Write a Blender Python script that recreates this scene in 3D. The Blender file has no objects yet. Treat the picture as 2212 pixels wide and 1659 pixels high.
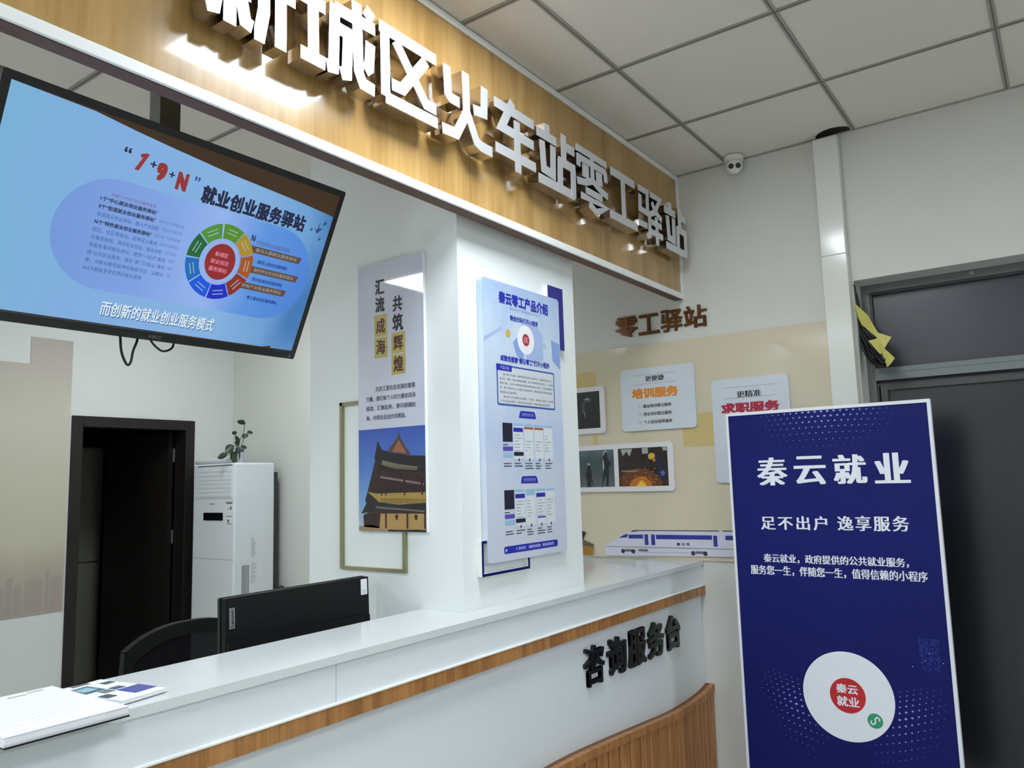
import bpy, bmesh, math, random
from mathutils import Vector, Matrix
random.seed(7)
S = bpy.context.scene
COL = S.collection

# ------------------------------------------------------------------ camera
cam_d = bpy.data.cameras.new('camera')
cam_d.sensor_fit = 'HORIZONTAL'; cam_d.sensor_width = 36.0
cam_d.lens = 1690.195 / 2212 * 36.0
cam_d.clip_start = 0.02
cam = bpy.data.objects.new('camera', cam_d); COL.objects.link(cam)
def cam_matrix(yaw, pitch, roll, loc):
    f = Vector((math.sin(yaw)*math.cos(pitch), math.cos(yaw)*math.cos(pitch), math.sin(pitch)))
    r0 = Vector((math.cos(yaw), -math.sin(yaw), 0)); u0 = r0.cross(f)
    r = r0*math.cos(roll) + u0*math.sin(roll); u = u0*math.cos(roll) - r0*math.sin(roll)
    m = Matrix((( r.x, u.x, -f.x, loc[0]), (r.y, u.y, -f.y, loc[1]), (r.z, u.z, -f.z, loc[2]), (0,0,0,1)))
    return m
cam.matrix_world = cam_matrix(0.948755974, 0.121095647, -0.0283749831, (0, 0, 1.5))
S.camera = cam

# ------------------------------------------------------------------ world + exposure
w = bpy.data.worlds.new('world'); S.world = w; w.use_nodes = True
w.node_tree.nodes['Background'].inputs[0].default_value = (0.8, 0.9, 1.0, 1)
w.node_tree.nodes['Background'].inputs[1].default_value = 0.02
S.view_settings.view_transform = 'Standard'; S.view_settings.look = 'None'
S.view_settings.exposure = 0.0; S.view_settings.gamma = 1.0
S.view_settings.use_curve_mapping = False
LAMP = 47.0          # emission of the ceiling panel lights

# ------------------------------------------------------------------ helpers
def lin(c):
    out = []
    for v in c[:3]:
        v = v/255.0
        out.append(v/12.92 if v <= 0.04045 else ((v+0.055)/1.055)**2.4)
    return (out[0], out[1], out[2], 1.0)

MATS = {}
def mat(name, rgb, rough=0.5, metal=0.0, spec=0.5, var=0.03, vscale=30.0, bump=0.0, bscale=200.0, emit=None, estr=0.0, coat=0.0, stretch=(1,1,1)):
    """principled material whose colour drifts a little with noise"""
    if name in MATS: return MATS[name]
    m = bpy.data.materials.new(name); m.use_nodes = True
    nt = m.node_tree; b = nt.nodes['Principled BSDF']
    b.inputs['Roughness'].default_value = rough; b.inputs['Metallic'].default_value = metal
    b.inputs['Specular IOR Level'].default_value = spec
    if coat: b.inputs['Coat Weight'].default_value = coat; b.inputs['Coat Roughness'].default_value = 0.04
    c = lin(rgb)
    tc = nt.nodes.new('ShaderNodeTexCoord'); mp = nt.nodes.new('ShaderNodeMapping'); mp.inputs['Scale'].default_value = stretch
    nt.links.new(tc.outputs['Object'], mp.inputs['Vector'])
    n = nt.nodes.new('ShaderNodeTexNoise'); n.inputs['Scale'].default_value = vscale; n.inputs['Detail'].default_value = 3
    nt.links.new(mp.outputs[0], n.inputs['Vector'])
    mx = nt.nodes.new('ShaderNodeMix'); mx.data_type = 'RGBA'
    mx.inputs['A'].default_value = tuple(v*(1-var) for v in c[:3])+(1,); mx.inputs['B'].default_value = tuple(min(1, v*(1+var)) for v in c[:3])+(1,)
    nt.links.new(n.outputs['Fac'], mx.inputs['Factor']); nt.links.new(mx.outputs['Result'], b.inputs['Base Color'])
    if bump:
        n2 = nt.nodes.new('ShaderNodeTexNoise'); n2.inputs['Scale'].default_value = bscale
        nt.links.new(mp.outputs[0], n2.inputs['Vector'])
        bp = nt.nodes.new('ShaderNodeBump'); bp.inputs['Strength'].default_value = bump; bp.inputs['Distance'].default_value = 0.002
        nt.links.new(n2.outputs['Fac'], bp.inputs['Height']); nt.links.new(bp.outputs[0], b.inputs['Normal'])
    if emit:
        b.inputs['Emission Color'].default_value = lin(emit); b.inputs['Emission Strength'].default_value = estr
    MATS[name] = m
    return m

def ramp_mat(name, stops, axis='Z', lo=0.0, hi=1.0, rough=0.5, noise=0.0, nscale=6.0, emit=0.0, nstretch=(1,1,1), spec=0.5):
    """colour ramp along one object axis between lo and hi, jittered with noise"""
    m = bpy.data.materials.new(name); m.use_nodes = True
    nt = m.node_tree; b = nt.nodes['Principled BSDF']; b.inputs['Roughness'].default_value = rough
    b.inputs['Specular IOR Level'].default_value = spec
    tc = nt.nodes.new('ShaderNodeTexCoord'); sp = nt.nodes.new('ShaderNodeSeparateXYZ')
    nt.links.new(tc.outputs['Object'], sp.inputs[0])
    mr = nt.nodes.new('ShaderNodeMapRange'); mr.inputs['From Min'].default_value = lo; mr.inputs['From Max'].default_value = hi
    nt.links.new(sp.outputs[axis], mr.inputs['Value'])
    src = mr.outputs[0]
    if noise:
        mp = nt.nodes.new('ShaderNodeMapping'); mp.inputs['Scale'].default_value = nstretch
        nt.links.new(tc.outputs['Object'], mp.inputs['Vector'])
        n = nt.nodes.new('ShaderNodeTexNoise'); n.inputs['Scale'].default_value = nscale; n.inputs['Detail'].default_value = 2
        nt.links.new(mp.outputs[0], n.inputs['Vector'])
        ma = nt.nodes.new('ShaderNodeMath'); ma.operation = 'MULTIPLY_ADD'; ma.inputs[1].default_value = noise; ma.inputs[2].default_value = -noise/2
        nt.links.new(n.outputs['Fac'], ma.inputs[0])
        ad = nt.nodes.new('ShaderNodeMath'); ad.operation = 'ADD'
        nt.links.new(src, ad.inputs[0]); nt.links.new(ma.outputs[0], ad.inputs[1]); src = ad.outputs[0]
    r = nt.nodes.new('ShaderNodeValToRGB')
    e = r.color_ramp.elements
    while len(e) < len(stops): e.new(0.5)
    for i, (p, c) in enumerate(stops): e[i].position = p; e[i].color = lin(c)
    nt.links.new(src, r.inputs[0])
    if emit:
        b.inputs['Base Color'].default_value = (0.01, 0.01, 0.012, 1)
        nt.links.new(r.outputs[0], b.inputs['Emission Color']); b.inputs['Emission Strength'].default_value = emit
    else: nt.links.new(r.outputs[0], b.inputs['Base Color'])
    return m

def wood_mat(name, dark, light, rough=0.25, gscale=14.0, coat=0.0, along='Z'):
    m = bpy.data.materials.new(name); m.use_nodes = True
    nt = m.node_tree; b = nt.nodes['Principled BSDF']; b.inputs['Roughness'].default_value = rough
    if coat: b.inputs['Coat Weight'].default_value = coat; b.inputs['Coat Roughness'].default_value = 0.05
    tc = nt.nodes.new('ShaderNodeTexCoord'); mp = nt.nodes.new('ShaderNodeMapping')
    mp.inputs['Scale'].default_value = (1, 1, 0.07)
    nt.links.new(tc.outputs['Object'], mp.inputs['Vector'])
    n1 = nt.nodes.new('ShaderNodeTexNoise'); n1.inputs['Scale'].default_value = gscale; n1.inputs['Detail'].default_value = 5; n1.inputs['Distortion'].default_value = 0.6
    n2 = nt.nodes.new('ShaderNodeTexNoise'); n2.inputs['Scale'].default_value = gscale*7; n2.inputs['Detail'].default_value = 2
    for n in (n1, n2): nt.links.new(mp.outputs[0], n.inputs['Vector'])
    ma = nt.nodes.new('ShaderNodeMath'); ma.operation = 'MULTIPLY_ADD'; ma.inputs[1].default_value = 0.3
    nt.links.new(n2.outputs['Fac'], ma.inputs[0]); nt.links.new(n1.outputs['Fac'], ma.inputs[2])
    r = nt.nodes.new('ShaderNodeValToRGB'); e = r.color_ramp.elements
    e[0].position = 0.45; e[0].color = lin(dark); e[1].position = 0.85; e[1].color = lin(light)
    nt.links.new(ma.outputs[0], r.inputs[0]); nt.links.new(r.outputs[0], b.inputs['Base Color'])
    return m

def wpos(o):
    p = Vector(o.location)
    while o.parent: o = o.parent; p += Vector(o.location)
    return p

def tag(o, label=None, cat=None, group=None, kind=None):
    if label: o['label'] = label
    if cat: o['category'] = cat
    if group: o['group'] = group
    if kind: o['kind'] = kind
    return o

def empty(name, loc, label, cat, group=None):
    o = bpy.data.objects.new(name, None); COL.objects.link(o); o.location = loc; o.empty_display_size = 0.05
    return tag(o, label, cat, group)

def link_mesh(me, name, parent, m):
    if m is not None and not me.materials: me.materials.append(m)
    if parent is not None: off = wpos(parent)
    else:
        xs = [v.co for v in me.vertices]
        lo = Vector((min(c.x for c in xs), min(c.y for c in xs), min(c.z for c in xs)))
        hi = Vector((max(c.x for c in xs), max(c.y for c in xs), max(c.z for c in xs)))
        off = Vector(((lo.x+hi.x)/2, (lo.y+hi.y)/2, lo.z))
    me.transform(Matrix.Translation(-off))
    o = bpy.data.objects.new(name, me); COL.objects.link(o)
    if parent is not None: o.parent = parent
    else: o.location = off
    return o

class Plane:
    """a, b run along u, v on the surface; c sticks out along n"""
    def __init__(s, o, u, v):
        s.o = Vector(o); s.u = Vector(u).normalized(); s.v = Vector(v).normalized(); s.n = s.u.cross(s.v)
    def p(s, a, b, c=0.0): return s.o + s.u*a + s.v*b + s.n*c

class MB:
    def __init__(s): s.bm = bmesh.new()
    def box(s, x0, x1, y0, y1, z0, z1, bev=0.0):
        vs = [s.bm.verts.new((x, y, z)) for z in (z0, z1) for y in (y0, y1) for x in (x0, x1)]
        fs = [(0,2,3,1), (4,5,7,6), (0,1,5,4), (2,6,7,3), (0,4,6,2), (1,3,7,5)]
        fl = [s.bm.faces.new([vs[i] for i in f]) for f in fs]
        if bev:
            es = list({e for f in fl for e in f.edges})
            bmesh.ops.bevel(s.bm, geom=es, offset=bev, segments=2, affect='EDGES', profile=0.5)
        return s
    def prism(s, pl, pts, c0, c1):
        """closed 2-D outline on a plane, from depth c0 to c1"""
        A = [s.bm.verts.new(pl.p(a, b, c0)) for a, b in pts]; B = [s.bm.verts.new(pl.p(a, b, c1)) for a, b in pts]
        n = len(pts)
        s.bm.faces.new(B); s.bm.faces.new(list(reversed(A)))
        for i in range(n): s.bm.faces.new((A[i], A[(i+1) % n], B[(i+1) % n], B[i]))
        return s
    def rect(s, pl, a0, a1, b0, b1, c0, c1, r=0.0, seg=5):
        a0, a1 = min(a0, a1), max(a0, a1); b0, b1 = min(b0, b1), max(b0, b1)
        if r <= 0: return s.prism(pl, [(a0, b0), (a1, b0), (a1, b1), (a0, b1)], c0, c1)
        pts = []
        for (x, y, t0) in ((a1-r, b0+r, -90), (a1-r, b1-r, 0), (a0+r, b1-r, 90), (a0+r, b0+r, 180)):
            for k in range(seg+1):
                t = math.radians(t0+90*k/seg); pts.append((x+r*math.cos(t), y+r*math.sin(t)))
        return s.prism(pl, pts, c0, c1)
    def disc(s, pl, a, b, r, c0, c1, seg=32, ry=None):
        ry = ry or r
        return s.prism(pl, [(a+r*math.cos(2*math.pi*k/seg), b+ry*math.sin(2*math.pi*k/seg)) for k in range(seg)], c0, c1)
    def stroke(s, pl, pts, wd, c0, c1, sq=True):
        """a thick poly-line with mitred corners"""
        P = [Vector(p) for p in pts]; L = []; R = []
        for i, p in enumerate(P):
            d0 = (P[i]-P[i-1]).normalized() if i > 0 else None
            d1 = (P[i+1]-P[i]).normalized() if i < len(P)-1 else None
            if d0 is None: d0 = d1
            if d1 is None: d1 = d0
            n0 = Vector((-d0.y, d0.x)); n1 = Vector((-d1.y, d1.x))
            t = (n0+n1).normalized(); k = wd/2/max(0.5, t.dot(n0))
            L.append(p+t*k); R.append(p-t*k)
        return s.prism(pl, [tuple(q) for q in R]+[tuple(q) for q in reversed(L)], c0, c1)
    def tube(s, pts, r, seg=8, caps=True):
        P = [Vector(p) for p in pts]; rings = []
        prev = None
        for i, p in enumerate(P):
            d = (P[min(i+1, len(P)-1)]-P[max(i-1, 0)]).normalized()
            if prev is None:
                a = Vector((0, 0, 1)) if abs(d.z) < 0.9 else Vector((1, 0, 0))
                u = d.cross(a).normalized()
            else: u = (prev - d*prev.dot(d)).normalized()
            prev = u; v = d.cross(u)
            rr = r[i] if isinstance(r, (list, tuple)) else r
            rings.append([s.bm.verts.new(p+(u*math.cos(2*math.pi*k/seg)+v*math.sin(2*math.pi*k/seg))*rr) for k in range(seg)])
        for A, B in zip(rings, rings[1:]):
            for k in range(seg): s.bm.faces.new((A[k], A[(k+1) % seg], B[(k+1) % seg], B[k]))
        if caps: s.bm.faces.new(list(reversed(rings[0]))); s.bm.faces.new(rings[-1])
        return s
    def ball(s, c, r, seg=20, sc=(1, 1, 1)):
        m = Matrix.Translation(c) @ Matrix.Diagonal((sc[0], sc[1], sc[2], 1))
        bmesh.ops.create_uvsphere(s.bm, u_segments=seg, v_segments=seg//2, radius=r, matrix=m); return s
    def split(s, name, m, parent):
        """every loose piece becomes a part of its own"""
        bm = s.bm; bm.verts.index_update(); seen = set(); out = []
        for v0 in list(bm.verts):
            if v0 in seen: continue
            isl = {v0}; todo = [v0]
            while todo:
                v = todo.pop()
                for e in v.link_edges:
                    q = e.other_vert(v)
                    if q not in isl: isl.add(q); todo.append(q)
            seen |= isl; nb = MB(); mp = {v: nb.bm.verts.new(v.co) for v in bm.verts if v in isl}
            for fc in bm.faces:
                if fc.verts[0] in isl: nb.bm.faces.new([mp[v] for v in fc.verts])
            out.append(nb.build(name, m, parent))
        bm.free(); return out
    def build(s, name, m, parent=None, smooth=False):
        bmesh.ops.recalc_face_normals(s.bm, faces=s.bm.faces)
        me = bpy.data.meshes.new(name); s.bm.to_mesh(me); s.bm.free()
        if smooth:
            for p in me.polygons: p.use_smooth = True
        return link_mesh(me, name, parent, m)

def smooth_curve(pts, n=6):
    P = [Vector(p) for p in pts]; out = []
    for i in range(len(P)-1):
        p0 = P[max(i-1, 0)]; p1 = P[i]; p2 = P[i+1]; p3 = P[min(i+2, len(P)-1)]
        for k in range(n):
            t = k/n
            out.append(0.5*((2*p1)+(p2-p0)*t+(2*p0-5*p1+4*p2-p3)*t*t+(3*p1-p0-3*p2+p3)*t**3))
    out.append(P[-1]); return out

def text_mesh(body, bold=0.0, ext=0.0, space=1.0, serif=1.0, res=2):
    """lettering from the built-in typeface; heavier weights are laid down as shifted passes, serif > 1 thickens uprights only"""
    cu = bpy.data.curves.new('txt', 'FONT'); cu.body = body; cu.size = 1.0; cu.resolution_u = res
    cu.space_character = space; cu.align_x = 'LEFT'; cu.extrude = ext
    o = bpy.data.objects.new('txt', cu); COL.objects.link(o)
    me = bpy.data.meshes.new_from_object(o.evaluated_get(bpy.context.evaluated_depsgraph_get()))
    bpy.data.objects.remove(o)
    me.materials.clear()
    if bold:
        by = bold*.75 if serif == 1.0 else bold*.12
        passes = [(-bold, -by), (bold, -by), (-bold, by), (bold, by)]
        if bold > .034: passes += [(0, 0), (0, by*1.2), (0, -by*1.2)]
        bm = bmesh.new(); co = [v.co.copy() for v in me.vertices]
        for i, (dx, dy) in enumerate(passes):
            for v, c in zip(me.vertices, co): v.co = (c.x+dx, c.y+dy, c.z*(1+.004*i) if ext else i*1.0)
            bm.from_mesh(me)
        bm.to_mesh(me); bm.free()
    return me

def text(body, pl, a0, a1, b0, b1, m, name, parent, c=0.001, bold=0.0, thick=0.0, space=1.0, serif=1.0, keep=False, res=2, rot=0.0):
    """fit the ink of the lettering into the rectangle a0..a1, b0..b1 of a plane, front at depth c+thick"""
    me = text_mesh(body, bold, 0.5 if thick else 0.0, space, serif, res)
    if rot: me.transform(Matrix.Rotation(rot, 4, 'Z'))
    xs = [v.co.x for v in me.vertices]; ys = [v.co.y for v in me.vertices]
    x0, x1, y0, y1 = min(xs), max(xs), min(ys), max(ys)
    sx = (a1-a0)/(x1-x0); sy = (b1-b0)/(y1-y0)
    if keep:
        k = min(sx, sy); ca, cb = (a0+a1)/2, (b0+b1)/2
        sx = sy = k; a0 = ca-(x1-x0)*k/2; b0 = cb-(y1-y0)*k/2
    for v in me.vertices:
        z = c + (v.co.z+0.5)*thick if thick else c + v.co.z*4e-5
        v.co = pl.p(a0+(v.co.x-x0)*sx, b0+(v.co.y-y0)*sy, z)
    return link_mesh(me, name, parent, m)

# ------------------------------------------------------------------ materials
M_wall = mat('white_wall_paint', (226, 228, 224), 0.75, var=0.015, vscale=3, bump=0.08, bscale=160)
M_wall_r = mat('white_wall_paint_satin', (213, 213, 206), 0.6, var=0.02, vscale=3, bump=0.06, bscale=120)
M_pillar = mat('white_pillar_paint', (236, 240, 240), 0.7, var=0.01, vscale=4)
M_ceil = mat('mineral_fibre_tile', (220, 214, 204), 0.9, var=0.04, vscale=90, bump=0.15, bscale=300)
M_grid = mat('ceiling_grid_metal', (158, 153, 145), 0.5)
M_groove = mat('ceiling_grid_groove', (112, 107, 99), 0.8)
M_floor = mat('grey_floor_tile', (190, 191, 189), 0.3, var=0.05, vscale=4)
M_wood = wood_mat('fascia_wood_laminate', (154, 118, 64), (192, 155, 98), 0.22, 11, coat=0.4)
M_wood2 = wood_mat('counter_wood_laminate', (140, 92, 44), (186, 132, 74), 0.35, 30)
M_slat = wood_mat('slat_wood', (146, 94, 46), (190, 134, 78), 0.4, 30)
M_trim = mat('white_trim', (240, 242, 240), 0.25, var=0.01)
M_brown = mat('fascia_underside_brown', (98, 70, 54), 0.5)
M_white = mat('white_lacquer', (226, 232, 236), 0.3, var=0.01)
M_top = mat('white_quartz_top', (216, 220, 221), 0.15, var=0.015, vscale=8)
M_steel = mat('brushed_steel_face', (232, 234, 240), 0.42, metal=0.75, var=0.01)
M_mirror = mat('polished_steel_side', (196, 190, 184), 0.14, metal=1.0, var=0.01)
M_blk = mat('black_plastic', (9, 10, 12), 0.5, spec=.25, var=0.05)
M_blk_let = mat('black_acrylic', (14, 15, 17), 0.25, var=0.05)
M_bronze = mat('bronze_acrylic', (112, 66, 30), 0.22, metal=0.35, var=0.03)
M_darkwood = mat('dark_brown_door', (24, 18, 14), 0.5, var=0.1, vscale=20, stretch=(1, 1, 0.1))
M_cream = mat('cream_acrylic_panel', (214, 203, 178), 0.10, var=0.03, vscale=2)
M_yellow = mat('yellow_print', (210, 188, 130), 0.15, var=0.02)
M_paper = mat('white_paper', (234, 236, 240), 0.7, var=0.01)
M_ink = mat('black_ink', (22, 22, 26), 0.5)
M_navy = mat('navy_ink', (30, 40, 130), 0.4)
M_blue_ink = mat('blue_ink', (36, 44, 170), 0.4)
M_board = mat('pale_board', (212, 218, 226), 0.3, var=0.01)
M_frame_w = mat('white_frame', (226, 224, 226), 0.3, var=0.01)
M_glass_dk = mat('dark_glass', (34, 36, 43), 0.22, var=0.05, spec=0.5)
M_door_fr = mat('grey_door_frame', (104, 106, 104), 0.4, var=0.04)
M_door_fr2 = mat('grey_transom_bar', (118, 126, 128), 0.35, var=0.03)
M_gold = mat('champagne_frame', (150, 146, 112), 0.35, metal=0.5)
M_rubber = mat('black_rubber', (12, 12, 13), 0.4)
M_lamp = mat('lamp_diffuser', (255, 255, 255), 0.5, emit=(240, 249, 255), estr=LAMP)
M_lamp_dim = mat('lamp_diffuser_dim', (255, 255, 255), 0.5, emit=(240, 249, 255), estr=LAMP*.62)  # same diffuser with weaker emission, tuned to balance the room light
M_alu = mat('aluminium', (200, 202, 204), 0.3, metal=0.8)

X = Vector((1, 0, 0)); Y = Vector((0, 1, 0)); Z = Vector((0, 0, 1))
XW = 3.70                     # right wall
YB = 5.36                     # back wall
ZC = 3.04                     # ceiling
X0, Y0 = -3.2, -4.2           # unseen ends of the room
PR = Plane((XW, 0, 0), -Y, Z)          # right wall: a = -y, out = -x
def ry(y): return -y

# ------------------------------------------------------------------ setting
tag(MB().box(X0-.2, 3.95, Y0-.2, 8.0, -0.1, 0).build('floor', M_floor), kind='structure')
ceil = MB().box(X0-.2, 3.9, Y0-.2, YB+.1, ZC, ZC+.08).build('ceiling', M_ceil); tag(ceil, kind='structure')
g = MB(); gr = MB()
xs = [1.944-0.597*k for k in range(-2, 9)]; ys = [0.098+0.595*k for k in range(-7, 9)]
for x in xs: g.box(x-.011, x+.011, Y0, YB, ZC-.004, ZC+.01); gr.box(x-.004, x+.004, Y0, YB, ZC-.0045, ZC+.01)
for y in ys:
    if 1.5 < y < 1.7: continue
    g.box(X0, XW, y-.011, y+.011, ZC-.0038, ZC+.01); gr.box(X0, XW, y-.003, y+.003, ZC-.0043, ZC+.01)
g.box(XW-.012, XW, Y0, YB, ZC-.005, ZC+.01)
g.build('ceiling_grid', M_grid, ceil); gr.build('grid_groove', M_groove, ceil)
PC = Plane((0, 0, ZC), X, -Y)      # facing down: a = x, b = -y
hole = MB(); pts = [(3.70, -.70)]
for k in range(9):
    t = math.pi*k/8; pts.append((3.70-.085*math.sin(t), -.775-.085*math.cos(t)))
pts.append((3.70, -.70)); hole.prism(PC, pts[1:-1], -0.002, 0.0015)
hole.build('pipe_hole', mat('dark_hole', (22, 18, 14), 0.9), ceil)

wr = MB()
wr.box(XW, XW+.2, .749, YB+.12, 0, ZC); wr.box(XW, XW+.2, Y0, -.40, 0, ZC); wr.box(XW, XW+.2, -.40, .749, 2.342, ZC)
tag(wr.build('wall_right', M_wall_r), kind='structure')
wb = MB()
wb.box(X0, 2.482, YB, YB+.12, 0, ZC); wb.box(3.369, XW, YB, YB+.12, 0, ZC); wb.box(2.482, 3.369, YB, YB+.12, 2.0, ZC)
tag(wb.build('wall_back', M_wall), kind='structure')
tag(MB().box(X0-.2, X0, Y0, YB+.12, 0, ZC).build('wall_left', M_wall), kind='structure')
tag(MB().box(X0-.2, 3.9, Y0-.2, Y0, 0, ZC).build('wall_front', M_wall), kind='structure')
pil = MB().box(1.99, 2.74, 1.64, 2.39, 0, ZC).build('pillar', M_pillar); tag(pil, kind='structure')
# dark room behind the back door
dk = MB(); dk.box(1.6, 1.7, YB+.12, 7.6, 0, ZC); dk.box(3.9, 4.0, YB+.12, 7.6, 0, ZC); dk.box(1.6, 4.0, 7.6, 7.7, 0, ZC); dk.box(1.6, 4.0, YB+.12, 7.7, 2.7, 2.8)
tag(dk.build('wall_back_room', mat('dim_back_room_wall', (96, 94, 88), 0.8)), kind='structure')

# back door (frame, leaf swung into the dark room)
d2 = bpy.data.objects.new('door_2', None); COL.objects.link(d2); d2.location = (2.925, YB+.06, 0); tag(d2, kind='structure')
f = MB(); f.box(2.482, 2.555, YB-.012, YB+.13, 0, 2.0, .004); f.box(3.296, 3.369, YB-.012, YB+.13, 0, 2.0, .004); f.box(2.555, 3.296, YB-.0118, YB+.1298, 1.93, 1.9995)
f.build('frame', M_darkwood, d2)
th = math.radians(83); hx, hy = 3.285, YB+.135
PD = Plane((hx, hy, 0), (-math.cos(th), math.sin(th), 0), Z)
leaf = MB().rect(PD, 0, .74, .01, 1.92, -.04, 0).build('leaf', M_darkwood, d2)
pn = MB()
for (b0, b1) in ((.15, .8), (.95, 1.8)):
    for (a0, a1) in ((.1, .34), (.42, .66)): pn.rect(PD, a0, a1, b0, b1, 0, .006)
pn.split('leaf_panel', M_darkwood, d2)
hg = MB()
for z in (.3, 1.1, 1.7): hg.tube([(3.287, YB+.128, z), (3.287, YB+.128, z+.1)], .009)
hg.split('hinge', mat('dull_steel', (120, 118, 112), .4, metal=.9), d2)
hd = MB().tube([PD.p(.68, 1.0, .0), PD.p(.68, 1.0, .05), PD.p(.57, 1.0, .05)], .009).build('handle', mat('dull_steel', (120, 118, 112), .4, metal=.9), d2)

# pale cabinet standing in the dark room
cb = empty('storage_cabinet', (2.85, 6.6, 0), 'dim pale cabinet standing in the dark room beyond the brown back doorway', 'cabinet')
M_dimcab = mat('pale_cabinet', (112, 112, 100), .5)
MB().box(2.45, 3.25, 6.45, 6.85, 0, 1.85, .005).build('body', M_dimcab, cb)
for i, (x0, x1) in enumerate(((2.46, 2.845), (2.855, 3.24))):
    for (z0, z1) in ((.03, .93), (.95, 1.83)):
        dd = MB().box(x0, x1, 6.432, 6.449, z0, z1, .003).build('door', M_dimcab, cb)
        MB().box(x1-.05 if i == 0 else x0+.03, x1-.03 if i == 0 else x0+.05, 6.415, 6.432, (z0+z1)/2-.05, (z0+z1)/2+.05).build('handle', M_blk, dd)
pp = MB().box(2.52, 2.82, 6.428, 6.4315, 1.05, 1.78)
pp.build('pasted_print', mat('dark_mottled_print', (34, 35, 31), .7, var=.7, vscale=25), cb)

# glazed entrance door on the right
d1 = bpy.data.objects.new('door_1', None); COL.objects.link(d1); d1.location = (3.87, .17, 0); tag(d1, kind='structure')
PDr = Plane((3.84, 0, 0), -Y, Z)
ya, yb_ = -.40, .749
fr = MB()
fr.rect(PDr, ry(yb_), ry(yb_-.034), 0, 2.342, -.06, 0); fr.rect(PDr, ry(ya+.034), ry(ya), 0, 2.342, -.06, 0)
fr.rect(PDr, ry(yb_-.034), ry(ya+.034), 2.306, 2.342, -.06, -.0002)
fr.build('frame', M_door_fr, d1)
bd = MB()     # thin inner bead round the panes
for (z0, z1) in ((1.952, 2.306), (0.0, 1.884)):
    bd.rect(PDr, ry(.715), ry(.707), z0, z1, -.05, -.012); bd.rect(PDr, ry(-.366), ry(-.358), z0, z1, -.05, -.012)
    bd.rect(PDr, ry(.707), ry(-.358), z1-.010, z1, -.05, -.0125); bd.rect(PDr, ry(.707), ry(-.358), z0, z0+.008, -.05, -.0125)
bd.build('bead', mat('dark_grey_bead', (52, 53, 54), .4), d1)
tb = MB(); tb.rect(PDr, ry(.715), ry(-.366), 1.897, 1.952, -.06, .006); tb.rect(PDr, ry(.714), ry(-.365), 1.93, 1.935, .006, .009)
tb.build('transom_bar', M_door_fr2, d1)
MB().rect(PDr, ry(.711), ry(-.362), 1.954, 2.304, -.045, -.035).build('transom_pane', mat('tinted_transom_glass', (50, 53, 64), .3, var=.08, vscale=3), d1)
lf = MB(); lf.rect(PDr, ry(.700), ry(.672), .01, 1.876, -.055, -.006); lf.rect(PDr, ry(-.323), ry(-.351), .01, 1.876, -.055, -.006)
lf.rect(PDr, ry(.672), ry(-.323), 1.852, 1.876, -.055, -.0062); lf.rect(PDr, ry(.672), ry(-.323), .01, .09, -.055, -.0062)
lf.build('leaf_frame', mat('dark_leaf_frame', (66, 68, 68), .4), d1)
MB().rect(PDr, ry(.672), ry(-.323), .09, 1.852, -.04, -.03).build('door_pane', M_glass_dk, d1)
MB().disc(PDr, ry(.30), 2.325, .009, 0, .004, 16).build('screw_cap', mat('grey_cap', (150, 150, 146), .4), d1)
hl = MB().tube([PDr.p(ry(-.30), .85, .0), PDr.p(ry(-.30), .85, .04), PDr.p(ry(-.30), 1.25, .04), PDr.p(ry(-.30), 1.25, .0)], .011).build('pull_handle', M_alu, d1)

# ------------------------------------------------------------------ ceiling panel lights
def panel_light(x0, y0, label, size=.575, m=None, a=.018):
    t = empty('ceiling_light', (x0+size/2, y0+size/2, ZC-.012), label, 'ceiling light', 'square ceiling panel lights')
    fm = MB(); z0, z1 = ZC-.014, ZC-.0045
    for (xa, xb, ya_, yb2) in ((x0, x0+size, y0, y0+a), (x0, x0+size, y0+size-a, y0+size), (x0, x0+a, y0+a, y0+size-a), (x0+size-a, x0+size, y0+a, y0+size-a)):
        fm.box(xa, xb, ya_, yb2, z0, z1)
    fm.build('frame', M_trim, t)
    MB().box(x0+a, x0+size-a, y0+a, y0+size-a, ZC-.010, ZC-.0045).build('diffuser', m or M_lamp, t)
panel_light(1.385, .655, 'square white ceiling panel light just in front of the wood fascia', .597, M_lamp_dim, .008)
panel_light(-.42, -1.08, 'unseen square ceiling panel light added to light the middle of the front room')  # added lamp outside the view, evens out the front room light
panel_light(2.55, -2.85, 'unseen square ceiling panel light added to light the entrance end of the front room')  # extra unseen lamp, put in as fill for the front room
panel_light(-2.25, .70, 'unseen square ceiling panel light added to light the far end of the counter')  # added beyond the view to carry light along the counter
panel_light(-.797, 3.633, 'square white ceiling panel light behind the counter', m=M_lamp_dim)
panel_light(2.31, 3.63, 'added square ceiling panel light hidden by the television to brighten the back wall', m=M_lamp_dim)  # added lamp, kept behind the television, lifts the back wall
panel_light(-2.25, 2.2, 'unseen square ceiling panel light added to light the far end of the room behind the counter')  # unseen fill lamp added for the inner room

# ------------------------------------------------------------------ fascia
PF = Plane((0, 1.565, 0), X, Z)        # wood face, out = -y
fas = empty('fascia_board', (.25, 1.59, 2.385), 'long wood-grain fascia edged in white above the reception counter', 'fascia')
MB().box(X0, XW-.002, 1.565, 1.61, 2.392, ZC-.001).build('wood_panel', M_wood, fas)
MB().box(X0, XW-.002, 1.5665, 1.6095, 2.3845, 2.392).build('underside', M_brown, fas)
tr = MB(); tr.box(X0, XW-.001, 1.555, 1.5648, 2.385, 2.413, .002); tr.box(X0, XW-.001, 1.5552, 1.5648, 3.012, ZC-.0045, .002)
tr.box(XW-.018, XW-.001, 1.5555, 1.5648, 2.413, 3.012)
tag(tr.build('trim_1', M_trim), kind='structure')

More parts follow.
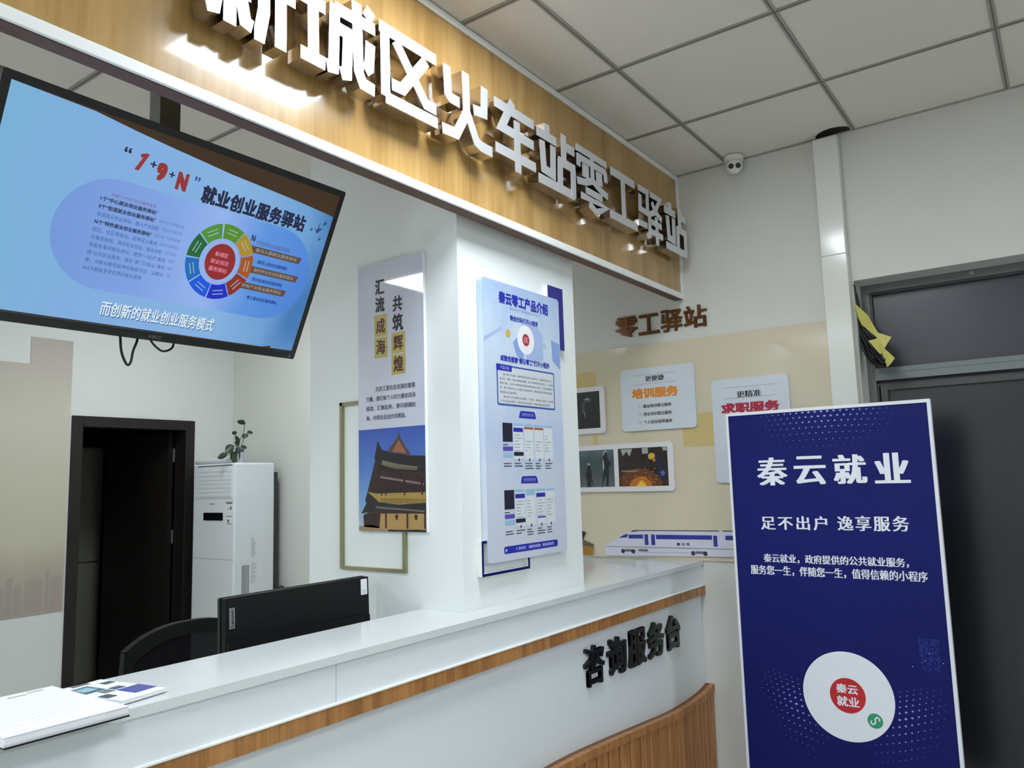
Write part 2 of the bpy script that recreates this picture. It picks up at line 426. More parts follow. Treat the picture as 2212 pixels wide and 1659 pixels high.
GL = {
 'xin': [[(24,100),(24,88)],[(2,84),(48,84)],[(12,78),(16,64)],[(38,78),(34,64)],[(0,58),(50,58)],[(2,38),(48,38)],[(25,58),(25,-2)],[(12,32),(8,8),(0,6)],[(37,32),(42,8),(50,6)],[(94,94),(63,90),(63,30),(58,2),(52,2)],[(63,58),(101,58)],[(83,58),(83,-2)]],
 'cheng': [[(15,98),(16,10)],[(0,72),(31,72)],[(0,8),(31,8)],[(44,84),(42,10),(33,8)],[(44,80),(101,82)],[(46,58),(62,58),(60,10),(52,7)],[(74,102),(77,20),(83,8),(100,7)],[(94,62),(92,32),(86,26)],[(86,100),(98,93)]],
 'qu': [[(0,92),(99,92)],[(9,98),(10,8)],[(10,7),(100,8)],[(27,84),(50,57),(63,44),(79,25),(98,25)],[(80,82),(38,28),(20,27)]],
 'huo': [[(47,101),(48,41)],[(49,46),(27,8),(0,6)],[(49,46),(67,12),(77,8),(100,8)],[(10,95),(12,57),(17,53),(34,53)],[(86,96),(84,58),(62,55)]],
 'che': [[(2,86),(99,86)],[(46,101),(18,54),(97,53)],[(55,75),(56,-2)],[(3,20),(101,20)]],
 'zhan': [[(30,101),(31,84)],[(4,81),(54,81)],[(17,70),(20,26),(43,24),(45,71)],[(6,8),(101,8)],[(74,101),(73,52)],[(73,82),(103,82)],[(63,56),(61,8)],[(58,53),(104,53)],[(98,53),(97,5)]],
 'ling': [[(0,95),(100,95)],[(7,84),(6,64)],[(3,80),(97,80)],[(50,95),(50,52)],[(94,82),(95,62)],[(18,67),(38,67)],[(62,67),(82,67)],[(18,56),(38,56)],[(62,56),(82,56)],[(52,52),(26,42),(0,38)],[(48,52),(74,42),(100,38)],[(26,29),(80,29)],[(10,16),(94,16),(64,2)],[(36,8),(64,-3)]],
 'gong': [[(5,91),(95,91)],[(50,92),(49,12)],[(-2,11),(100,11)]],
 'yi': [[(2,92),(40,92),(38,52)],[(9,80),(7,52),(46,50),(44,10),(32,5)],[(0,24),(34,25)],[(52,92),(95,92),(68,60),(48,52)],[(58,78),(72,62),(99,52)],[(54,38),(97,38)],[(47,18),(101,18)],[(75,52),(75,-3)]],
}
def glyph(key, x0, x1, label, wd=.0355):
    z0, hgt = 2.566, .242
    t = empty('steel_character', ((x0+x1)/2, 1.54, z0), label, 'sign character', 'raised steel characters on the wood fascia')
    s = (x1-x0)/100.0
    conv = lambda p: (x0+p[0]*s, z0+p[1]*hgt/100.0)
    face = MB(); side = MB()
    k = {'ling': .0285, 'yi': .0280, 'xin': .034}.get(key, wd)
    for i, st in enumerate(GL[key]):
        pts = [conv(p) for p in st]; e = i*0.00006
        face.stroke(PF, pts, k, .070+e, .0725+e); side.stroke(PF, pts, k-.0006, .022, .0702)
    side.build('return_edge', M_mirror, t); face.build('face', M_steel, t)
    pin = MB()
    for st in (GL[key][0], GL[key][len(GL[key])//2], GL[key][-1]):
        p = st[0]; a, b = conv((min(95, max(5, p[0])), min(93, max(6, p[1])))); pin.tube([PF.p(a, b, .0001), PF.p(a, b, .024)], .005, 6)
    pin.split('standoff_pin', M_alu, t)
for key, x0, x1, lb in (
    ('xin', .945, 1.19, 'raised steel character 新 on the wood fascia just before 城'),
    ('cheng', 1.21, 1.466, 'raised steel character 城 on the wood fascia between 新 and 区'),
    ('qu', 1.485, 1.731, 'raised steel character 区 shaped like an open box on the wood fascia'),
    ('huo', 1.753, 2.007, 'raised steel character 火 with two side dots on the wood fascia'),
    ('che', 2.02, 2.266, 'raised steel character 车 between 火 and 站 on the wood fascia'),
    ('zhan', 2.27, 2.537, 'raised steel character 站 between 车 and 零 on the wood fascia'),
    ('ling', 2.561, 2.808, 'raised steel character 零 with many level bars on the wood fascia'),
    ('gong', 2.828, 3.074, 'raised steel character 工 shaped like an I on the wood fascia'),
    ('yi', 3.092, 3.336, 'raised steel character 驿 between 工 and the last 站 on the fascia'),
    ('zhan', 3.359, 3.61, 'raised steel character 站 ending the fascia row beside the white wall')):
    glyph(key, x0, x1, lb)

# ------------------------------------------------------------------ reception counter
ct = empty('reception_counter', (1.2, 1.68, 0), 'white reception counter with wood stripe and wavy wood slat front', 'counter')
CX0 = -1.6
MB().box(CX0, XW-.002, 1.556, 1.60, 0.0, 1.056).build('front_panel', M_white, ct)
up = MB(); up.box(CX0, 1.366, 1.541, 1.556, .966, 1.0585); up.box(1.3675, XW-.002, 1.541, 1.556, .966, 1.0585)
up.build('upper_band', M_white, ct)
st_ = MB(); st_.box(CX0, XW-.002, 1.531, 1.556, .922, .9625)
st_.build('wood_stripe', M_wood2, ct)
MB().box(CX0, XW-.002, 1.529, 1.541, .9625, .9663).build('stripe_cap', M_trim, ct)
# slat panel with wavy top
PK = Plane((0, 1.556, 0), X, Z)
wave = [(3.698, .503), (3.62, .488), (3.5, .479), (3.36, .476), (3.22, .480), (3.0, .496), (2.69, .518), (2.5, .530), (2.32, .535), (2.1, .532), (1.9, .52), (1.6, .49), (1.3, .47), (1.0, .47), (.6, .5), (.2, .53), (-.2, .53), (-.7, .49), (-1.6, .47)]
wv = [tuple(p) for p in smooth_curve([Vector((a, b)) for a, b in wave], 5)]
def wz(x):
    for (p, q) in zip(wv, wv[1:]):
        if q[0] <= x <= p[0]: return q[1]+(p[1]-q[1])*(x-q[0])/max(1e-6, p[0]-q[0])
    return wv[-1][1]
MB().prism(PK, wv+[(CX0, .06), (3.698, .06)], .0, .020).build('slat_backing', mat('slat_groove_wood', (112, 68, 32), .5), ct)
cap = MB()
cap.prism(PK, wv+[(a, b-.030) for a, b in reversed(wv)], .0202, .044)
cap.build('wave_rail', M_slat, ct)
sl = MB(); x = 3.69; k = 0
while x > CX0+.05:
    wdt = .040 if k % 2 == 0 else .032
    z1 = min(wz(x), wz(x-wdt))-.028
    sl.box(x-wdt, x, 1.516, 1.5365, .06, z1, .003); x -= wdt+(.010 if k % 2 else .004); k += 1
sl.build('slat_front', M_slat, ct)
MB().box(CX0, XW-.002, 1.56, 1.60, 0, .06).build('plinth', M_blk, ct)
MB().box(CX0, CX0+.02, 1.6, 1.8, 0, 1.056).build('end_panel', M_white, ct)

wt = MB()
PT = Plane((0, 0, 1.06), X, Y)
wt.prism(PT, [(CX0-.01, 1.533), (XW-.001, 1.533), (XW-.001, 1.82), (2.741, 1.82), (2.741, 1.639), (1.989, 1.639), (1.989, 1.82), (CX0-.01, 1.82)], 0, .02)
ctop = wt.build('countertop', M_top)
tag(ctop, 'long white glossy countertop notched around the white pillar', 'countertop')

sc = empty('low_cabinet', (3.22, 2.1, 0), 'white cabinet with flat top behind the counter beside the cream panel', 'cabinet')
MB().box(2.75, XW-.006, 1.832, 2.36, 0, 1.038, .003).build('body', M_white, sc)
MB().box(2.743, XW-.002, 1.8215, 2.38, 1.0385, 1.066, .002).build('top_panel', M_top, sc)
for x0, x1 in ((2.76, 3.215), (3.225, 3.685)):
    q = MB().box(x0, x1, 2.3605, 2.376, .08, 1.02, .002).build('door', M_white, sc)
    MB().box(x1-.04, x1-.028, 2.376, 2.39, .5, .62).build('handle', M_alu, q)

# black raised characters on the counter front
M_edge = M_blk_let
def black_char(ch, a0, a1, b0, b1, label, bold):
    o = text(ch, PK, a0, a1, b0, b1, M_blk_let, 'black_character', None, c=0.0, bold=bold, thick=.013, res=4)
    tag(o, label, 'sign character', 'black raised characters on the counter front')
for ch, a0, a1, b0, b1, bo in (('咨', 2.566, 2.713, .727, .872, .020), ('询', 2.742, 2.892, .727, .872, .035), ('服', 2.915, 3.068, .727, .872, .03), ('务', 3.090, 3.244, .727, .874, .035), ('台', 3.272, 3.415, .727, .874, .045)):
    black_char(ch, a0, a1, b0, b1, 'black raised character %s on the white counter front' % ch, bo)

# ------------------------------------------------------------------ things on the counter
ps = empty('paper_stack', (.70, 1.63, 1.08), 'thick stack of white printed forms overhanging the counter edge', 'papers')
PSP = Plane((.598, 1.476, 1.08), (1, .012, 0), (-.012, 1, 0))
MB().rect(PSP, 0, .212, .0, .298, .0015, .004).build('shadow_sheet', M_blk, ps)  # black sheet standing in for the shadow beneath the stack
b = MB()
for k in range(6): b.rect(PSP, random.uniform(-.002, .002), .21+random.uniform(-.002, .002), random.uniform(0, .003), .296, .0042+.0026*k, .0042+.0026*k+.0024)
b.build('sheet_block', M_paper, ps)
MB().rect(PSP, 0, .21, .001, .297, .0199, .0205).build('top_sheet', M_paper, ps)
gm = mat('grey_print_lines', (168, 170, 178), .7)
gl = MB()
for (a0, a1, bb) in ((.115, .15, .275), (.155, .185, .285), (.03, .036, .262), (.05, .056, .262), (.07, .076, .262), (.09, .096, .262)): gl.rect(PSP, a0, a1, bb-.008, bb, .0206, .0209)
gl.build('printed_marks', gm, ps)
lr = MB()
for k in range(8): lr.rect(PSP, .02, .19, .235-.025*k, .2355-.025*k, .0206, .0208)
lr.build('ruled_lines', mat('pale_rule_lines', (216, 218, 228), .7), ps)

bs = empty('brochure_stack', (.90, 1.66, 1.08), 'small stack of white leaflets with blue and teal pictures on the counter', 'leaflets')
PBS = Plane((.842, 1.566, 1.08), (.985, .17, 0), (-.17, .985, 0))
b = MB()
for k in range(5): b.rect(PBS, random.uniform(-.003, .003), .105+random.uniform(-.003, .003), random.uniform(-.003, .003), .205, .001+.0018*k, .0026+.0018*k)
b.build('leaflet_block', M_paper, bs)
def plate(name, cl, r, c=.0101, rough=.4):
    MB().rect(PBS, r[0], r[1], r[2], r[3], c, c+.0004).build(name, mat('leaflet_'+name, cl, rough), bs)
plate('blue_picture', (44, 56, 150), (.052, .104, .028, .085)); plate('teal_picture', (40, 92, 108), (.002, .05, .115, .175))
plate('pale_picture', (150, 190, 205), (.012, .042, .128, .162), .0106); plate('dark_block', (52, 66, 74), (.002, .024, .045, .075))
plate('grey_block', (96, 112, 122), (.026, .05, .085, .11)); plate('slate_block', (44, 74, 92), (.055, .08, .092, .115)); plate('dark_patch', (48, 82, 92), (.076, .1, .15, .172)); plate('grey_dot', (96, 100, 100), (.03, .07, .19, .203))

# ------------------------------------------------------------------ desk, monitor, chair behind the counter
dk_ = empty('work_desk', (.9, 2.1, 0), 'white work desk behind the counter carrying the monitor', 'desk')
MB().box(.2, 1.985, 1.85, 2.38, .715, .74, .003).build('desk_top', M_white, dk_)
for x in (.22, 1.94): MB().box(x, x+.03, 1.87, 2.36, 0, .7148).build('leg', M_white, dk_)
MB().box(.25, 1.94, 1.87, 1.885, .3, .7148).build('modesty_panel', M_white, dk_)

mo = empty('monitor', (1.65, 2.02, .74), 'black all-in-one computer monitor seen from behind over the counter', 'monitor')
PM = Plane((1.372, 2.0, .84), (1, 0, 0), (0, .035, 1))
MB().rect(PM, 0, .556, 0, .3445, -.022, 0, .006).build('back_shell', M_blk, mo)
MB().rect(PM, -.003, .558, -.002, .3465, -.032, -.022, .006).build('screen_bezel', M_rubber, mo)
MB().rect(PM, .002, .550, .0, .222, .0, .010, .004).build('lower_housing', M_blk, mo)
mk = MB().rect(PM, .013, .031, .258, .316, .0, .001).build('logo_plate', mat('grey_logo_plate', (126, 126, 126), .4), mo)
text('Lenovo', PM, .017, .027, .263, .311, M_blk, 'logo_lettering', mk, c=.0014, bold=.02, rot=math.pi/2)
MB().rect(PM, .521, .549, .286, .338, .0, .001, .003).build('white_sticker', M_paper, mo)
sp_ = MB()
for (a0, a1, b0, b1) in ((.523, .528, .291, .2925), (.53, .54, .291, .2925), (.525, .54, .296, .2975), (.525, .545, .301, .3025)): sp_.rect(PM, a0, a1, b0, b1, .001, .0013)
sp_.build('sticker_print', gm, mo)
MB().box(1.55, 1.75, 1.985, 2.0, .76, .85, .004).build('stand_neck', M_blk, mo); MB().box(1.5, 1.8, 1.93, 2.13, .741, .76, .005).build('stand_base', M_blk, mo)

oc = empty('office_chair', (1.87, 3.0, 0), 'black office chair with mesh back behind the monitor', 'chair')
PCh = Plane((1.88, 3.0, 0), X, Z)
arc = lambda a: .968-.10*(abs(a)/.30)**2.6*1.0
top = [(-.27+.54*k/16) for k in range(17)]
outer = [(a, arc(a)) for a in top]; inner = [(a*.88, arc(a)-.052) for a in top]
MB().prism(PCh, outer+[(.29, .55), (-.29, .55)][0:0]+list(reversed(inner)), -.018, .018).build('top_rail', M_blk, oc)
sd = MB()
for s_ in (-1, 1): sd.stroke(PCh, [(s_*.252, arc(.27)-.006), (s_*.262, .7), (s_*.21, .5)], .04, -.015, .015)
sd.split('back_frame', M_blk, oc)
# see-through mesh
mm = bpy.data.materials.new('black_chair_mesh'); mm.use_nodes = True; nt = mm.node_tree; bsdf = nt.nodes['Principled BSDF']
bsdf.inputs['Base Color'].default_value = (.012, .012, .014, 1); bsdf.inputs['Roughness'].default_value = .8; bsdf.inputs['Specular IOR Level'].default_value = .1
tc = nt.nodes.new('ShaderNodeTexCoord'); wvn = nt.nodes.new('ShaderNodeTexWave'); wvn.bands_direction = 'Z'; wvn.inputs['Scale'].default_value = 60
nt.links.new(tc.outputs['Object'], wvn.inputs['Vector'])
mr = nt.nodes.new('ShaderNodeMapRange'); mr.inputs['To Min'].default_value = .72; mr.inputs['To Max'].default_value = .92
nt.links.new(wvn.outputs['Fac'], mr.inputs['Value']); nt.links.new(mr.outputs[0], bsdf.inputs['Alpha'])
MB().prism(PCh, [(a, b+.004) for a, b in inner]+[(.20, .52), (-.20, .52)], -.004, .004).build('mesh_back', mm, oc)
MB().box(1.64, 2.12, 2.55, 3.0, .45, .52, .02).build('seat', M_blk, oc)
MB().tube([(1.88, 2.78, .1), (1.88, 2.78, .45)], .03).build('gas_post', M_blk, oc)
MB().tube([(1.88, 2.9, .46), (1.88, 3.02, .48), (1.88, 3.03, .6)], .02).build('back_bracket', M_blk, oc)
for k in range(5):
    t = 2*math.pi*k/5
    lg = MB().tube([(1.88, 2.78, .12), (1.88+.29*math.cos(t), 2.78+.29*math.sin(t), .075)], .018).build('leg', M_blk, oc)
    cx, cy = 1.88+.29*math.cos(t), 2.78+.29*math.sin(t)
    MB().tube([(cx-.012, cy, .03), (cx+.012, cy, .03)], .03, 12).build('caster', M_rubber, lg)

# ------------------------------------------------------------------ cabinet air conditioner in the corner
ac = empty('air_conditioner', (3.44, 4.965, 0), 'tall white floor standing air conditioner in the corner by the brown door', 'air conditioner')
M_ac = mat('white_appliance', (228, 232, 236), .35, var=.01)
MB().box(3.28, 3.61, 4.72, 5.215, .0, 1.668, .012).build('body', M_ac, ac)
PA = Plane((3.28, 0, 0), -Y, Z)
gmb = MB().rect(PA, ry(5.16), ry(4.745), 1.43, 1.645, .0, .004)
gmb.build('outlet_cover', M_ac, ac)
lv = MB()
for k in range(7): lv.rect(PA, ry(5.15), ry(4.755), 1.44+.028*k, 1.462+.028*k, .004, .006)
lv.split('louvre', M_ac, ac)
MB().rect(PA, ry(5.155), ry(4.75), 1.652, 1.656, .0, .005).build('top_slot', M_blk, ac)
MB().rect(PA, ry(5.08), ry(4.85), 1.272, 1.326, .0, .003, .006).build('display_window', M_blk_let, ac)
MB().rect(PA, ry(4.815), ry(4.74), 1.245, 1.40, .0, .001).build('energy_label', M_paper, ac)
lb = MB()
for (z0, z1, y0, y1) in ((1.385, 1.4, 4.812, 4.743), (1.345, 1.37, 4.77, 4.75), (1.35, 1.355, 4.80, 4.78), (1.298, 1.304, 4.812, 4.745), (1.26, 1.28, 4.80, 4.775), (1.247, 1.253, 4.80, 4.75)): lb.rect(PA, ry(y0), ry(y1), z0, z1, .001, .0015)
lb.rect(PA, ry(5.01), ry(4.95), 1.383, 1.389, 0, .001)
lb.split('label_print', mat('grey_label_print', (120, 124, 128), .6), ac)
MB().rect(PA, ry(5.21), ry(4.725), 1.006, 1.0085, .0, .0012).build('panel_seam', mat('grey_seam', (170, 174, 176), .5), ac)
PAs = Plane((0, 4.72, 0), X, Z)
vt = MB()
for k in range(6): vt.rect(PAs, 3.345+.0105*k, 3.3485+.0105*k, .70, .965, .0, .002)
vt.build('side_vent', mat('vent_shadow_grey', (86, 90, 92), .6), ac)
sl_ = MB()
for k in range(12): sl_.rect(PAs, 3.418, 3.418+random.uniform(.02, .048), 1.14-.011*k, 1.145-.011*k, .0, .001)
for k in range(12): sl_.rect(PAs, 3.42, 3.42+random.uniform(.02, .05), .968-.012*k, .972-.012*k, .0, .001)
MB().box(3.612, 3.655, 4.745, 5.19, .05, 1.60).build('rear_shade_strip', mat('rear_shade_grey', (58, 62, 64), .6), ac)  # dark slab standing in for shade in the gap behind the unit
sl_.build('side_label', mat('pale_label_print', (176, 180, 182), .6), ac)
cbl = MB().tube(smooth_curve([(3.63, 4.75, 0.60), (3.635, 4.72, .72), (3.65, 4.70, .785), (3.67, 4.68, .77), (3.68, 4.67, .68), (3.68, 4.67, .2)]), .007).build('power_cable', M_rubber, ac)

# plant in a jar + rolled sheet lying on the air conditioner
jl = empty('jar_plant', (3.372, 4.80, 1.668), 'small green trailing plant in a clear water jar on the air conditioner', 'plant')
M_jar = mat('frosted_jar', (178, 184, 190), .15, spec=.6)
MB().tube([(3.372, 4.80, 1.6685), (3.372, 4.80, 1.745)], .027, 20).build('jar', M_jar, jl)
MB().tube([(3.372, 4.80, 1.7455), (3.372, 4.80, 1.768)], .030, 20).build('jar_band', mat('slate_band', (70, 76, 92), .4), jl)
M_leaf = mat('dark_leaf', (52, 66, 50), .45, var=.25, vscale=40)
M_stem = mat('pale_stem', (96, 104, 84), .5)
def leaf_mesh(c, d, ln, wd, name='leaf'):
    c = Vector(c); d = Vector(d).normalized(); sdv = d.cross(Vector((-.8, -.6, .0))).normalized()*wd; up_ = sdv.cross(d).normalized()
    mbl = MB(); rows = []
    for k in range(7):
        t = k/6; wk = math.sin(math.pi*min(1, t*.93+.05))**.8; p = c+d*ln*t-Vector((0, 0, 1))*ln*.25*t*t
        rows.append([mbl.bm.verts.new(p+sdv*wk+up_*.004), mbl.bm.verts.new(p), mbl.bm.verts.new(p-sdv*wk+up_*.004)])
    for A, B in zip(rows, rows[1:]):
        for i in range(2): mbl.bm.faces.new((A[i], A[i+1], B[i+1], B[i]))
    o = mbl.build(name, M_leaf, jl, True)
    md = o.modifiers.new('thick', 'SOLIDIFY'); md.thickness = .0015
    return o
stems = [[(3.372, 4.80, 1.76), (3.365, 4.80, 1.81), (3.385, 4.80, 1.85), (3.405, 4.80, 1.90), (3.41, 4.80, 1.945)],
         [(3.372, 4.80, 1.76), (3.345, 4.80, 1.80), (3.335, 4.80, 1.86)],
         [(3.372, 4.80, 1.76), (3.40, 4.80, 1.83), (3.43, 4.80, 1.88)],
         [(3.365, 4.80, 1.76), (3.33, 4.79, 1.79), (3.30, 4.78, 1.765), (3.30, 4.78, 1.70)],
         [(3.365, 4.80, 1.76), (3.31, 4.79, 1.74), (3.262, 4.79, 1.72)]]
smb = MB()
for s_ in stems: smb.tube(smooth_curve(s_, 5), .0028, 6)
smb.build('stem', M_stem, jl, True)
for c, d, ln, wd in (((3.412, 4.80, 1.945), (-.7, 0, .45), .075, .02), ((3.43, 4.80, 1.88), (.8, 0, .3), .05, .016), ((3.40, 4.80, 1.84), (.5, 0, .7), .06, .02), ((3.335, 4.80, 1.86), (.5, 0, -.6), .055, .016), ((3.335, 4.80, 1.865), (-.2, 0, .5), .04, .018),
                     ((3.31, 4.79, 1.79), (-.55, 0, -.4), .07, .03), ((3.30, 4.78, 1.75), (.3, 0, -1), .08, .024), ((3.345, 4.79, 1.78), (.1, 0, -1), .09, .02), ((3.262, 4.79, 1.725), (-1, 0, -.1), .075, .022), ((3.38, 4.80, 1.78), (1, 0, .15), .05, .014), ((3.36, 4.80, 1.79), (-.4, 0, .7), .05, .014)):
    leaf_mesh(c, d, ln, wd)
rl = MB().tube([(3.32, 4.79, 1.688), (3.31, 5.22, 1.688)], .019, 20).build('rolled_sheet', mat('clear_roll', (214, 218, 220), .3))
tag(rl, 'rolled up white sheet lying on the air conditioner top', 'roll')

# ------------------------------------------------------------------ mural on the back wall
PBk = Plane((0, YB, 0), X, Z)
mu_m = ramp_mat('faded_city_print', [(0.0, (176, 164, 154)), (.1, (178, 168, 156)), (.17, (182, 174, 156)), (.26, (200, 194, 172)), (.7, (206, 200, 184)), (1.0, (186, 176, 168))], 'Z', 0, 1.74, .6, noise=.10, nscale=1.6, nstretch=(2.5, 1, .7))
mu = MB().prism(PBk, [(1.1, .749), (2.468, .749), (2.472, 2.493), (2.215, 2.493), (2.215, 2.317), (1.1, 2.317)], .0, .006).build('wall_mural', mu_m)
tag(mu, 'faded beige city skyline print with stepped top on the wall left of the brown door', 'mural')
bl = MB()
for x0, x1, h in ((2.05, 2.12, .16), (2.13, 2.17, .22), (2.18, 2.22, .17), (2.24, 2.34, .19), (2.36, 2.38, .24), (2.39, 2.455, .2), (1.9, 2.03, .2)): bl.rect(PBk, x0, x1, .765, .77+h, .006, .0064)
bl.build('printed_buildings', mat('mural_building_print', (172, 160, 150), .6, var=.05, vscale=10), mu)

# ------------------------------------------------------------------ television
tv = empty('television', (1.152, 1.93, 1.915), 'black flat television on a ceiling pole showing a blue slide', 'television')
e_ = Vector((0, -.446, .895)); PTV = Plane((.664, 1.80, 2.415), X, e_)
W_, H_ = .976, .565
MB().rect(PTV, 0, W_, -H_, 0, -.045, 0, .006).build('bezel', mat('tv_black', (15, 16, 18), .3, var=.05), tv)
MB().rect(PTV, .1, W_-.1, -H_+.08, -.08, -.085, -.045, .02).build('rear_housing', M_blk, tv)
MB().rect(PTV, .019, W_-.018, -.540, -.020, .0, .001).build('screen_glass', mat('screen_brown_reflection', (92, 58, 22), .18, var=.25, vscale=2.0), tv)  # brown wood reflection painted into the screen colour
# lit slide: the far upper corner stays dark
sl_m = ramp_mat('slide_blue', [(0.0, (118, 176, 214)), (.3, (126, 172, 224)), (.62, (132, 178, 226)), (.85, (108, 160, 212)), (1.0, (64, 120, 182))], 'X', -.49, .49, .2, noise=.28, nscale=4.0, emit=.95)
scr = [(.019, -.020), (.20, -.024), (.31, -.037), (.412, -.047), (.5, -.0545), (.582, -.062), (.70, -.068), (.83, -.0755), (.956, -.086), (.956, -.536), (.875, -.537), (.872, -.530), (.842, -.5365), (.019, -.5365)]
slide = MB().prism(PTV, scr, .0012, .0016).build('slide', sl_m, tv)
def em(name, rgb, k=.9):
    return mat(name, (8, 8, 10), .3, emit=rgb, estr=k, var=0)
def tvp(name, pts_or, m, c=.0018):
    return MB().prism(PTV, pts_or, c, c+.0003).build(name, m, slide)
def rr(a0, a1, b0, b1, r, seg=10):
    pts = []
    for (x, y, t0) in ((a1-r, b0+r, -90), (a1-r, b1-r, 0), (a0+r, b1-r, 90), (a0+r, b0+r, 180)):
        for k in range(seg+1):
            t = math.radians(t0+90*k/seg); pts.append((x+r*math.cos(t), y+r*math.sin(t)))
    return pts
pill_m = ramp_mat('slide_pill', [(0, (112, 150, 216)), (.3, (124, 160, 226)), (.55, (146, 178, 238)), (.72, (88, 146, 222)), (1, (74, 128, 212))], 'X', -.32, .45, .2, noise=.15, nscale=5, emit=.95)
tvp('pill_panel', rr(.168, .932, -.449, -.163, .142), pill_m)
E_navy = em('slide_navy_text', (24, 28, 66)); E_red = em('slide_red_text', (150, 44, 44)); E_white = em('slide_white_text', (226, 240, 250)); E_dim = em('slide_dim_text', (58, 84, 152)); E_dimmer = em('slide_faint_text', (92, 120, 190))
text('“', PTV, .287, .305, -.094, -.080, E_navy, 'slide_text', slide, c=.0024, bold=.02)
MB().prism(PTV, [(.322, -.128), (.333, -.128), (.3505, -.081), (.341, -.081), (.328, -.087), (.331, -.0945), (.336, -.0935)], .0023, .0026).build('slide_text', E_red, slide)
text('+', PTV, .358, .374, -.110, -.094, E_navy, 'slide_text', slide, c=.0024, bold=.03)
text('9', PTV, .377, .405, -.138, -.090, E_red, 'slide_text', slide, c=.0024, bold=.07)
text('+', PTV, .412, .427, -.120, -.105, E_navy, 'slide_text', slide, c=.0024, bold=.03)
text('N', PTV, .435, .466, -.146, -.098, E_red, 'slide_text', slide, c=.0024, bold=.08)
text('”', PTV, .482, .498, -.110, -.097, E_dim, 'slide_text', slide, c=.0024, bold=.02)
text('就业创业服务驿站', PTV, .513, .862, -.160, -.110, E_navy, 'slide_title', slide, c=.0024, bold=.045, space=1.06)
text('而创新的就业创业服务模式', PTV, .334, .344+.318, -.5165, -.4775, em('slide_shadow', (50, 98, 150)), 'subtitle_shadow', slide, c=.0021, bold=.02)
text('而创新的就业创业服务模式', PTV, .332, .660, -.514, -.475, E_white, 'subtitle', slide, c=.0024, bold=.02)
y_ = -.199
text('构建“1+9+N”就业服务体系', PTV, .285, .402, y_-.010, y_, em('slide_mauve_text', (130, 110, 160)), 'slide_text', slide, c=.0024, bold=.01)
rows = [('1个“中心就业创业服务驿站”', .262, .41, 1), ('9个“街道就业创业服务驿站”', .262, .41, 1), ('街道就业创业驿站，融入产业园区', .263, .425, 0), ('N个“特色就业创业服务驿站”', .262, .41, 1), ('园区、社区等驿站，延伸深入推进', .263, .43, 0), ('业服务格局，满足就业创业、服务求职', .263, .45, 0), ('等服务事项整合进站，提供“一站式”服务', .263, .465, 0), ('理”公共就业服务，落实“家门口就业”真实', .263, .468, 0), ('惠，为群众服务延伸到基层点位，以群众', .263, .47, 0), ('365天都能享受优质的就业服务', .263, .414, 0)]
for i, (tx, a0, a1, bd_) in enumerate(rows):
    y_ = -.2135-.0198*i
    text(tx, PTV, a0, a1, y_-.0115, y_, E_navy if bd_ else E_dim, 'slide_text', slide, c=.0024, bold=.03 if bd_ else .0)
    if 0 < i < 9: text('政府部门统筹资源', PTV, a1+.008, .49, y_-.009, y_, E_dimmer, 'slide_text', slide, c=.0024)
# ring chart
cx_, cy_ = .622, -.307
def sector(t0, t1, r0, r1, nseg=10):
    o_ = [(cx_+r1*math.cos(math.radians(t0+(t1-t0)*k/nseg)), cy_+r1*1.06*math.sin(math.radians(t0+(t1-t0)*k/nseg))) for k in range(nseg+1)]
    i_ = [(cx_+r0*math.cos(math.radians(t0+(t1-t0)*k/nseg)), cy_+r0*1.06*math.sin(math.radians(t0+(t1-t0)*k/nseg))) for k in range(nseg+1)]
    return o_+list(reversed(i_))
for i, (t0, c_) in enumerate(((62, (86, 142, 30)), (103, (80, 146, 50)), (143, (24, 100, 48)), (183, (18, 106, 190)), (223, (14, 84, 222)), (263, (16, 36, 196)), (303, (142, 42, 24)), (343, (168, 84, 14)), (23, (178, 140, 30)))):
    tvp('ring_sector', sector(t0+1, t0+38.5, .064, .104), em('ring_colour_%d' % i, c_), .0024)
tick = MB()
for t0 in (62, 103, 143, 183, 223, 263, 303, 343, 23):
    tm = math.radians(t0+20); dx, dy = -math.sin(tm), math.cos(tm)
    for rr_ in (.080, .090): tick.stroke(PTV, [(cx_+rr_*math.cos(tm)-dx*.016, cy_+1.06*rr_*math.sin(tm)-dy*.016), (cx_+rr_*math.cos(tm)+dx*.016, cy_+1.06*rr_*math.sin(tm)+dy*.016)], .0025, .0028, .003)
tick.split('ring_caption_line', em('ring_caption', (150, 190, 190)), slide)
tvp('ring_tail', [(.683, -.226), (.705, -.240), (.722, -.258), (.700, -.268)], em('tail_gold', (140, 104, 44)), .0022)
tvp('ring_tail', [(.718, -.296), (.735, -.297), (.735, -.317), (.715, -.322)], em('tail_orange', (136, 76, 26)), .0022)
tvp('ring_tail', [(.690, -.352), (.712, -.349), (.705, -.369), (.672, -.398)], em('tail_red', (120, 50, 34)), .0022)
tvp('ring_hub_border', [(cx_+.060*math.cos(2*math.pi*k/32), cy_+.064*math.sin(2*math.pi*k/32)) for k in range(32)], em('hub_border', (150, 180, 236)), .0022)
tvp('ring_hub', [(cx_+.047*math.cos(2*math.pi*k/32), cy_+.053*math.sin(2*math.pi*k/32)) for k in range(32)], em('hub_red', (146, 34, 34)), .0026)
E_pink = em('hub_pink_text', (222, 130, 158))
text('新城区', PTV, .60, .642, -.293, -.279, E_pink, 'slide_text', slide, c=.003, bold=.02); text('就业创业', PTV, .592, .65, -.315, -.301, E_pink, 'slide_text', slide, c=.003, bold=.02); text('服务驿站', PTV, .592, .65, -.337, -.323, E_pink, 'slide_text', slide, c=.003, bold=.02)
E_bar = em('slide_brown_bar', (98, 78, 64), .8); E_lab = em('slide_grey_text', (176, 170, 170))
